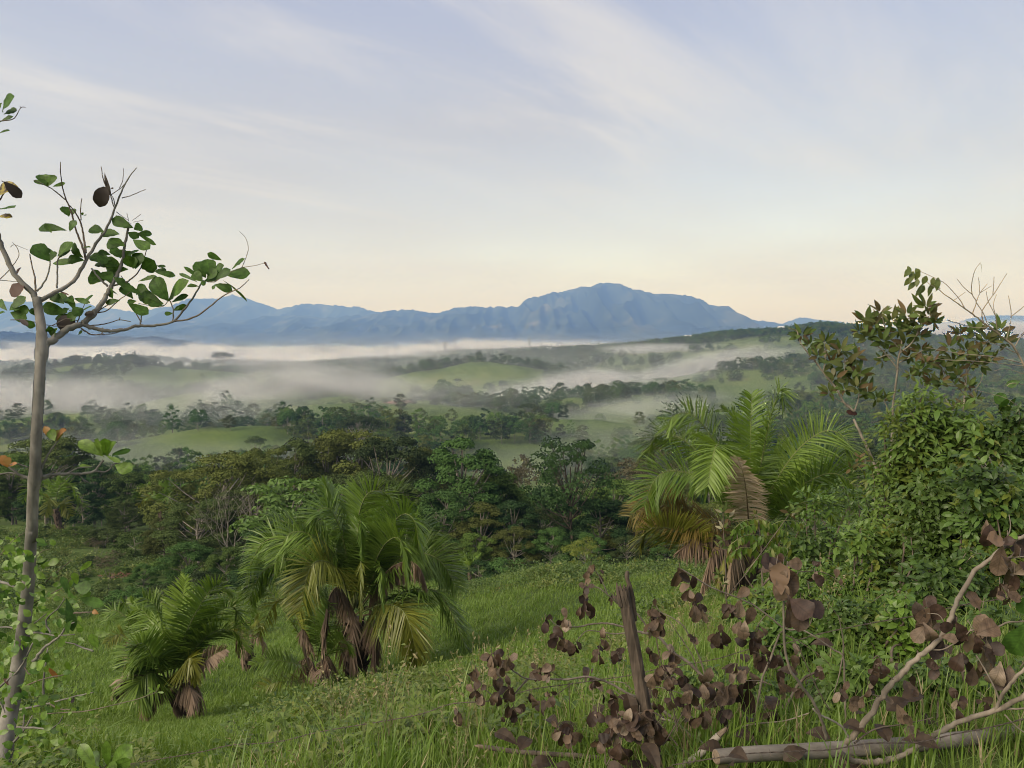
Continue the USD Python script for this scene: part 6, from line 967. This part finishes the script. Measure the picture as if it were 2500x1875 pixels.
barbed([(250, 1880), (316, 1866), (490, 1836), (565, 1819), (678, 1811), (790, 1785), (1012, 1747), (1100, 1719), (1204, 1710), (1294, 1684), (1377, 1672), (1460, 1660), (1543, 1648), (1613, 1632), (1690, 1620), (1760, 1606), (1830, 1585), (1917, 1571), (2007, 1546), (2134, 1520), (2242, 1502), (2350, 1477), (2500, 1455), (2560, 1446)], 4.0, 3.4, 'long barbed wire sloping up across the grass from the lower left to the right edge', 3)
barbed([(1640, 1868), (1740, 1852), (1826, 1840), (1925, 1835), (2027, 1830), (2120, 1815), (2240, 1812), (2330, 1792), (2420, 1775), (2540, 1745)], 2.93, 2.93, 'short length of barbed wire lying along the felled log at lower right', 4)
# ================================================================ grass and weeds
def grass_mat(name, c0, c1, c2):
    return leaf_mat(name, [c0, c1, c2, c1], 0.32, rough=.45, spec=.35)
m_gr = grass_mat('tall_grass', (.085, .15, .026), (.13, .205, .036), (.165, .23, .055))
m_grs = grass_mat('pasture_grass', (.085, .14, .025), (.12, .19, .033), (.155, .215, .05))
m_dry = leaf_mat('dry_grass', [(.24, .19, .11), (.32, .26, .16)], .15)
m_weed = leaf_mat('meadow_weeds', [(.08, .125, .026), (.12, .165, .034), (.15, .17, .045), (.09, .13, .028)], .25)
m_weedd = leaf_mat('dark_meadow_weeds', [(.05, .085, .02), (.07, .115, .026), (.09, .13, .032)], .2)
def blades(rng, n, H, R, wd, bend=.5, segs=4):
    mb = MB()
    for k in range(n):
        a, r = rng.uniform(0, 6.283), R * math.sqrt(rng.uniform()); h = H * rng.uniform(.5, 1.15); d = np.array([math.cos(a), math.sin(a), 0]) * rng.uniform(.3, 1); b = np.array([r * math.cos(a * 3.1 + k), r * math.sin(a * 3.1 + k), -.03])
        bd = bend * rng.uniform(.2, 1.6); s = unit(np.cross(d, [0, 0, 1])) if rng.uniform() < .8 else unit(rng.normal(0, 1, 3)); rows = []
        for q in np.linspace(0, 1, segs + 1):
            c = b + np.array([0, 0, 1]) * h * (q - bd * .32 * q ** 2.6) + d * h * bd * .62 * q ** 2; w = wd * (1 - q) ** .6 * (.55 + .45 * min(1, q * 4)) * rng.uniform(.95, 1.05) + .0004
            rows += [c - s * w * .5, c + s * w * .5]
        i = np.arange(segs)[:, None] * 2; mb.add(np.array(rows), np.vstack([i + [0, 1, 3], i + [0, 3, 2]]))
    return mb.mesh()
def herb(rng, H, R, n, size):
    mb = MB(); c = rng.normal(0, R * .5, (n, 3)); c[:, 2] = np.abs(rng.normal(.45, .3, n)) * H
    cards(mb, c, unit(rng.normal(0, .5, (n, 3)) + [0, -.15, .85]), size, rng, .1, .55); return mb.mesh()
def leafy(rng, H, n, size):
    mb = MB()
    for k in range(n):
        a = rng.uniform(0, 6.283); h = H * rng.uniform(.2, 1); r = rng.uniform(.01, .07); p = np.array([r * math.cos(a), r * math.sin(a), h]); d = unit([math.cos(a), math.sin(a), rng.uniform(-.4, .5)])
        mb.add(*leaf(p, p + d * size * rng.uniform(.7, 1.3), size * .5, [0, 0, 1], .2, .25, 'ovate', 4))
    return mb.mesh()
rgG = np.random.default_rng(404)
def scatter(n, y0, y1, amax=.78, power=1.0):
    y = y0 + (y1 - y0) * rgG.uniform(0, 1, n) ** power if power != 2 else np.sqrt(rgG.uniform(y0 ** 2, y1 ** 2, n)); x = rgG.uniform(-amax, amax, n) * y; return x, y
def bank(x, y):
    """1 on the rank, tall-grass bank in front, 0 on the grazed slope."""
    u = 1250 + x / y * FPX; edge = np.interp(u, [-300, 300, 520, 800, 1050, 1350, 1700, 2100, 2800], [1.5, 1.8, 3.6, 5.8, 7.5, 9.0, 11, 13, 14]); return np.clip((edge - y) / (edge * .25) + .5, 0, 1) * np.where((u > 1760) & (y > 3.6), .4, 1)
def put(name, label, protos, n, y0, y1, mask, smin, smax, power=2, dz=0.0):
    x, y = scatter(n, y0, y1, power=power); k = rgG.uniform(0, 1, n) < mask(x, y); x, y = x[k], y[k]
    s = rgG.uniform(smin, smax, len(x)) * (.75 + .6 * meshkit.noise(np.stack([x / 1.1, y / 1.1, 0 * x], 1), 3)); sc = np.stack([s, s, s * rgG.uniform(.8, 1.2, len(x))], 1)
    return instancer(name, protos, rgG.integers(0, len(protos), len(x)), np.stack([x, y, ground_z(x, y) + dz], 1), rgG.uniform(0, 360, len(x)), sc, label, rgG.normal(0, .12, len(x)))
mnoise = lambda x, y, s, seed: meshkit.fbm(np.stack([x / s, y / s, 0 * x], 1), 3, seed)
near = [(blades(rgG, 34, .27, .10, .0075, b, 5), m_gr) for b in (.5, .8, 1.1)] + [(blades(rgG, 10, .3, .12, .006, .7, 4), m_dry), (blades(rgG, 20, .36, .12, .011, .9, 5), m_gr)]
put('tall_grass', 'rank tall green grass on the near bank', [near[i] for i in (0, 1, 2, 0, 1, 2, 4, 3, 3)], 9500, 2.1, 9, lambda x, y: bank(x, y) * (.4 + .6 * meshkit.noise(np.stack([x / .6, y / .6, 0 * x], 1), 8)) * np.where((y < 3.25) & (x / y > .2), .3, 1), .5, 1.15)
midg = [(blades(rgG, 26, .3, .22, .014, b, 3), m_gr) for b in (.5, .9)] + [(blades(rgG, 22, .26, .22, .014, .7, 3), m_grs)]
m_seed = leaf_mat('grass_seed_heads', [(.17, .16, .07), (.24, .20, .11)], .15)
seed = MB()
for k in range(5):
    a = rgG.uniform(0, 6.283); h = rgG.uniform(.38, .6); e = np.array([math.cos(a) * .12, math.sin(a) * .12, h]); P = spline(np.array([[0, 0, -.02], e * [.25, .25, .55], e]), 7); seed.add(*tube(P, .0011, 3, cap=False))
    for q in range(9): c = P[-1] * (1 - .035 * q) + rgG.normal(0, .006, 3); cards(seed, c[None], unit(rgG.normal(0, 1, (1, 3))), .022, rgG, 0, .4)
put('seeding_grass', 'dry seed stalks standing out of the near grass', [(seed.mesh(), m_seed)], 260, 3.0, 11, lambda x, y: bank(x, y) * np.clip((mnoise(x, y, 1.8, 90) - .42) * 6, 0, 1), .7, 1.15)
put('broad_weeds', 'broad-leaved weeds among the near grass', [(leafy(rgG, .2, 26, .06), m_weed), (leafy(rgG, .28, 30, .05), m_weed), (leafy(rgG, .16, 20, .05), m_weedd)], 2400, 3.0, 10, lambda x, y: np.maximum(bank(x, y), .25) * np.clip((mnoise(x, y, 1.1, 91) - .5) * 7, 0, 1), .6, 1.2)
put('tall_grass', 'rank grass further along the near bank', midg, 11000, 7.5, 19, lambda x, y: bank(x, y), .6, 1.15)
short = [(blades(rgG, 24, .16, .2, .012, b, 2), m_grs) for b in (.7, 1.0, 1.3)]
put('pasture_grass', 'short grazed pasture grass on the slope', short, 26000, 4, 24, lambda x, y: 1 - .8 * bank(x, y), .7, 1.3)
tuft = [(blades(rgG, 30, .24, .42, .03, b, 2), m_grs) for b in (.8, 1.2)] + [(blades(rgG, 22, .34, .4, .03, .8, 2), m_gr)]
put('pasture_grass', 'grass tufts covering the meadow further down', tuft, 30000, 20, 64, lambda x, y: .9 + 0 * x, .7, 1.25)
rough = [(herb(rgG, .35, .5, 90, .11), m_weed), (herb(rgG, .5, .5, 110, .10), m_weedd), (herb(rgG, .28, .6, 90, .10), m_weedd)]
put('meadow_weeds', 'low leafy weeds in dark patches over the meadow', rough, 16000, 16, 62, lambda x, y: np.clip((mnoise(x, y, 7, 71) - .56) * 8, 0, 1), .6, 1.3)
scrub = [(herb(rgG, .9, 1.0, 150, .22), m_weedd), (herb(rgG, .7, 1.1, 150, .2), m_weed)]
put('scrub_cover', 'low scrub over the slope below the forest at the left', scrub, 5000, 55, 112, lambda x, y: (x / y < -.30) * np.clip((mnoise(x, y, 12, 72) - .40) * 5, 0, 1), .6, 1.2)
weeds = [(herb(rgG, .26, .18, 60, .05), m_weed), (herb(rgG, .36, .2, 70, .05), m_weed), (herb(rgG, .22, .2, 60, .045), m_weedd)]
def weedband(x, y):
    u = 1250 + x / y * FPX; e = bank(x, y); return np.clip(1.3 - np.abs(e - .45) * 2.2, 0, 1) * (np.abs(u - 1080) < 480) * np.clip((mnoise(x, y, 1.4, 73) - .36) * 5, 0, 1)
put('meadow_weeds', 'leafy yellow-green weeds along the crest of the near bank', weeds, 9000, 4, 17, weedband, .6, 1.25)
lit = MB()
for k in range(90):                                           # fallen brown leaves lying in the grass at the lower right
    x, y = scatter(1, 2.6, 4.8); u = rgG.uniform(1250, 2450); x = (u - 1250) / FPX * y; z = float(ground_z(x[0], y[0])) + rgG.uniform(.05, .3); p = np.array([x[0], y[0], z]); d = unit(rgG.normal(0, 1, 3) * [1, 1, .3]); lit.add(*leaf(p, p + d * rgG.uniform(.08, .15), .07, [0, -.5, 1], .3, .3))
obj('leaf_litter', lit.mesh(), m_dead, kind='stuff', label='fallen brown leaves caught in the grass under the felled branches')
# bare red earth on banks of the far pasture and on the scrubby slope
m_red = mat('red_earth', {'g': ('geometry', {}), 'n': ('noise_texture', {'scale': .6, 'detail': 5}), 'r': ('rgb_ramp', {'ramp': [(.3, (.10, .045, .03)), (.7, (.20, .09, .06))]}), 'p': ('principled_bsdf', {'roughness': .95, 'specular_ior_level': .1})}, [('g.position', 'n.vector'), ('n.fac', 'r.fac'), ('r.color', 'p.base_color')], surface='p.BSDF')
def earth_patch(u, v_or_y, rx, ry, label, seed, lift=.5):
    rng = np.random.default_rng(seed); x0, y0 = XY(u, v_or_y); th = np.linspace(0, 6.283, 25)[:-1]; rows = [np.array([[x0, y0]])]; V = [[x0, y0, float(ground_z(x0, y0)) + lift]]
    for q in (.35, .7, 1):
        rad = q * (1 + .3 * np.sin(th * 2 + seed) + .18 * np.sin(th * 5 + seed * 2)); xs, ys = x0 + rx * rad * np.cos(th), y0 + ry * rad * np.sin(th); zs = ground_z(xs, ys) + lift * (1 - q ** 2) - (.25 * lift if q == 1 else 0); V += np.stack([xs, ys, zs], 1).tolist()
    f = [[0, 1 + k, 1 + (k + 1) % 24] for k in range(24)]
    for r in range(2):
        for k in range(24): a, b = 1 + r * 24 + k, 1 + r * 24 + (k + 1) % 24; f += [[a, a + 24, b + 24], [a, b + 24, b]]
    obj('earth_bank', (np.array(V), np.array(f)), m_red, kind='structure', smooth=True, label=label)
earth_patch(970, 742, 14, 16, 'bare red earth bank cut into the left pasture hill', 1, 2.0); earth_patch(1160, 735, 14, 9, 'bare red earth bank below the middle pasture', 2, 1.8); earth_patch(1290, 640, 10, 10, 'faint red earth slip in the fog', 5, 1.5)
earth_patch(275, 78, 2.2, 4.0, 'dark red bare earth on the scrubby slope at left', 3, .2); earth_patch(1215, 40, .9, .8, 'small bare earth scrape on the meadow crest', 4, .12)
# ---------------------------------------------------------------- far built things on the ridge
m_white = mat('white_paint', {'n': ('noise_texture', {'scale': 2}), 'r': ('rgb_ramp', {'ramp': [(.3, (.42, .42, .40)), (.7, (.58, .58, .56))]}), 'p': ('principled_bsdf', {'roughness': .7})}, [('n.fac', 'r.fac'), ('r.color', 'p.base_color')], surface='p.BSDF')
m_roof = mat('sheet_roof', {'w': ('wave_texture', {'scale': 3}), 'r': ('rgb_ramp', {'ramp': [(.3, (.45, .46, .47)), (.7, (.62, .63, .64))]}), 'p': ('principled_bsdf', {'roughness': .5})}, [('w.fac', 'r.fac'), ('r.color', 'p.base_color')], surface='p.BSDF')
m_dkglass = mat('dark_window', {'p': ('principled_bsdf', {'base_color': (.03, .035, .04), 'roughness': .15})}, surface='p.BSDF')
def house(u, y, wx, wy, h, label, lift=0.0, rot=0.0, name='house'):
    x, y_ = XY(u, y); z = float(ground_z(x, y_)) + lift; t_ = thing(name, label, 'house', (x, y_, z), rot)
    obj('wall', trimesh.creation.box(bounds=[[-wx / 2, -wy / 2, -3], [wx / 2, wy / 2, h]]), m_white, t_)
    e = .5; V = np.array([[-wx / 2 - e, -wy / 2 - e, h], [wx / 2 + e, -wy / 2 - e, h], [wx / 2 + e, wy / 2 + e, h], [-wx / 2 - e, wy / 2 + e, h], [-wx / 2 - e, 0, h + wy * .32], [wx / 2 + e, 0, h + wy * .32]]); obj('roof', (V, np.array([[0, 1, 5], [0, 5, 4], [2, 3, 4], [2, 4, 5], [0, 4, 3], [1, 2, 5], [0, 3, 2], [0, 2, 1]])), m_roof, t_)
    for k in range(3):
        o = obj('window', trimesh.creation.box(bounds=[[wx * (k / 3 - .42), -wy / 2 - .06, .9], [wx * (k / 3 - .25), -wy / 2 + .02, 2.2]]), m_dkglass, t_)
house(1679, 1560, 13, 8, 4.5, 'small white house on the skyline of the wooded ridge', 7); house(1905, 1500, 12, 7, 3.5, 'white-walled house with a pale roof high on the right ridge', 8, .3); house(1800, 1080, 6, 4, 2, 'tiny pale-roofed house on the misty slope behind the tall palm', .5, -.2)
m_steel = mat('galvanised_steel', {'n': ('noise_texture', {'scale': 5}), 'r': ('rgb_ramp', {'ramp': [(.3, (.16, .17, .18)), (.7, (.28, .29, .30))]}), 'p': ('principled_bsdf', {'roughness': .6, 'metallic': .3})}, [('n.fac', 'r.fac'), ('r.color', 'p.base_color')], surface='p.BSDF')
def pylon(u, y, H, w, label):
    x, y_ = XY(u, y); t_ = thing('pylon', label, 'pylon', (x, y_, float(ground_z(x, y_))))
    L = [lambda q, sx=sx, sy=sy: np.array([sx * w * (1 - .85 * q), sy * w * (1 - .85 * q), H * q]) for sx, sy in ((-1, -1), (1, -1), (1, 1), (-1, 1))]
    for g in L: obj('leg', tube(np.array([g(0) - [0, 0, 2], g(.5), g(1)]), .22, 4), m_steel, t_)
    mb = MB(); qs = np.linspace(0.05, 1, 8)
    for a in range(4):
        for q0, q1 in zip(qs[:-1], qs[1:]):
            for i, j in ((a, (a + 1) % 4), ((a + 1) % 4, a)): mb.add(*tube(np.array([L[i](q0), (L[i](q0) + L[j](q1)) / 2, L[j](q1)]), .12, 3))
    obj('lattice', mb.mesh(), m_steel, t_, kind='stuff')
    for q in (.74, .86): obj('cross_arm', tube(np.array([[-w * 1.3, 0, H * q], [0, 0, H * q], [w * 1.3, 0, H * q]]), .2, 4), m_steel, t_)
pylon(1087, 1660, 36, 3.2, 'faint lattice pylon in the fog on the ridge left of centre'); pylon(1292, 1560, 40, 3.4, 'lattice pylon above the trees on the ridge right of centre')
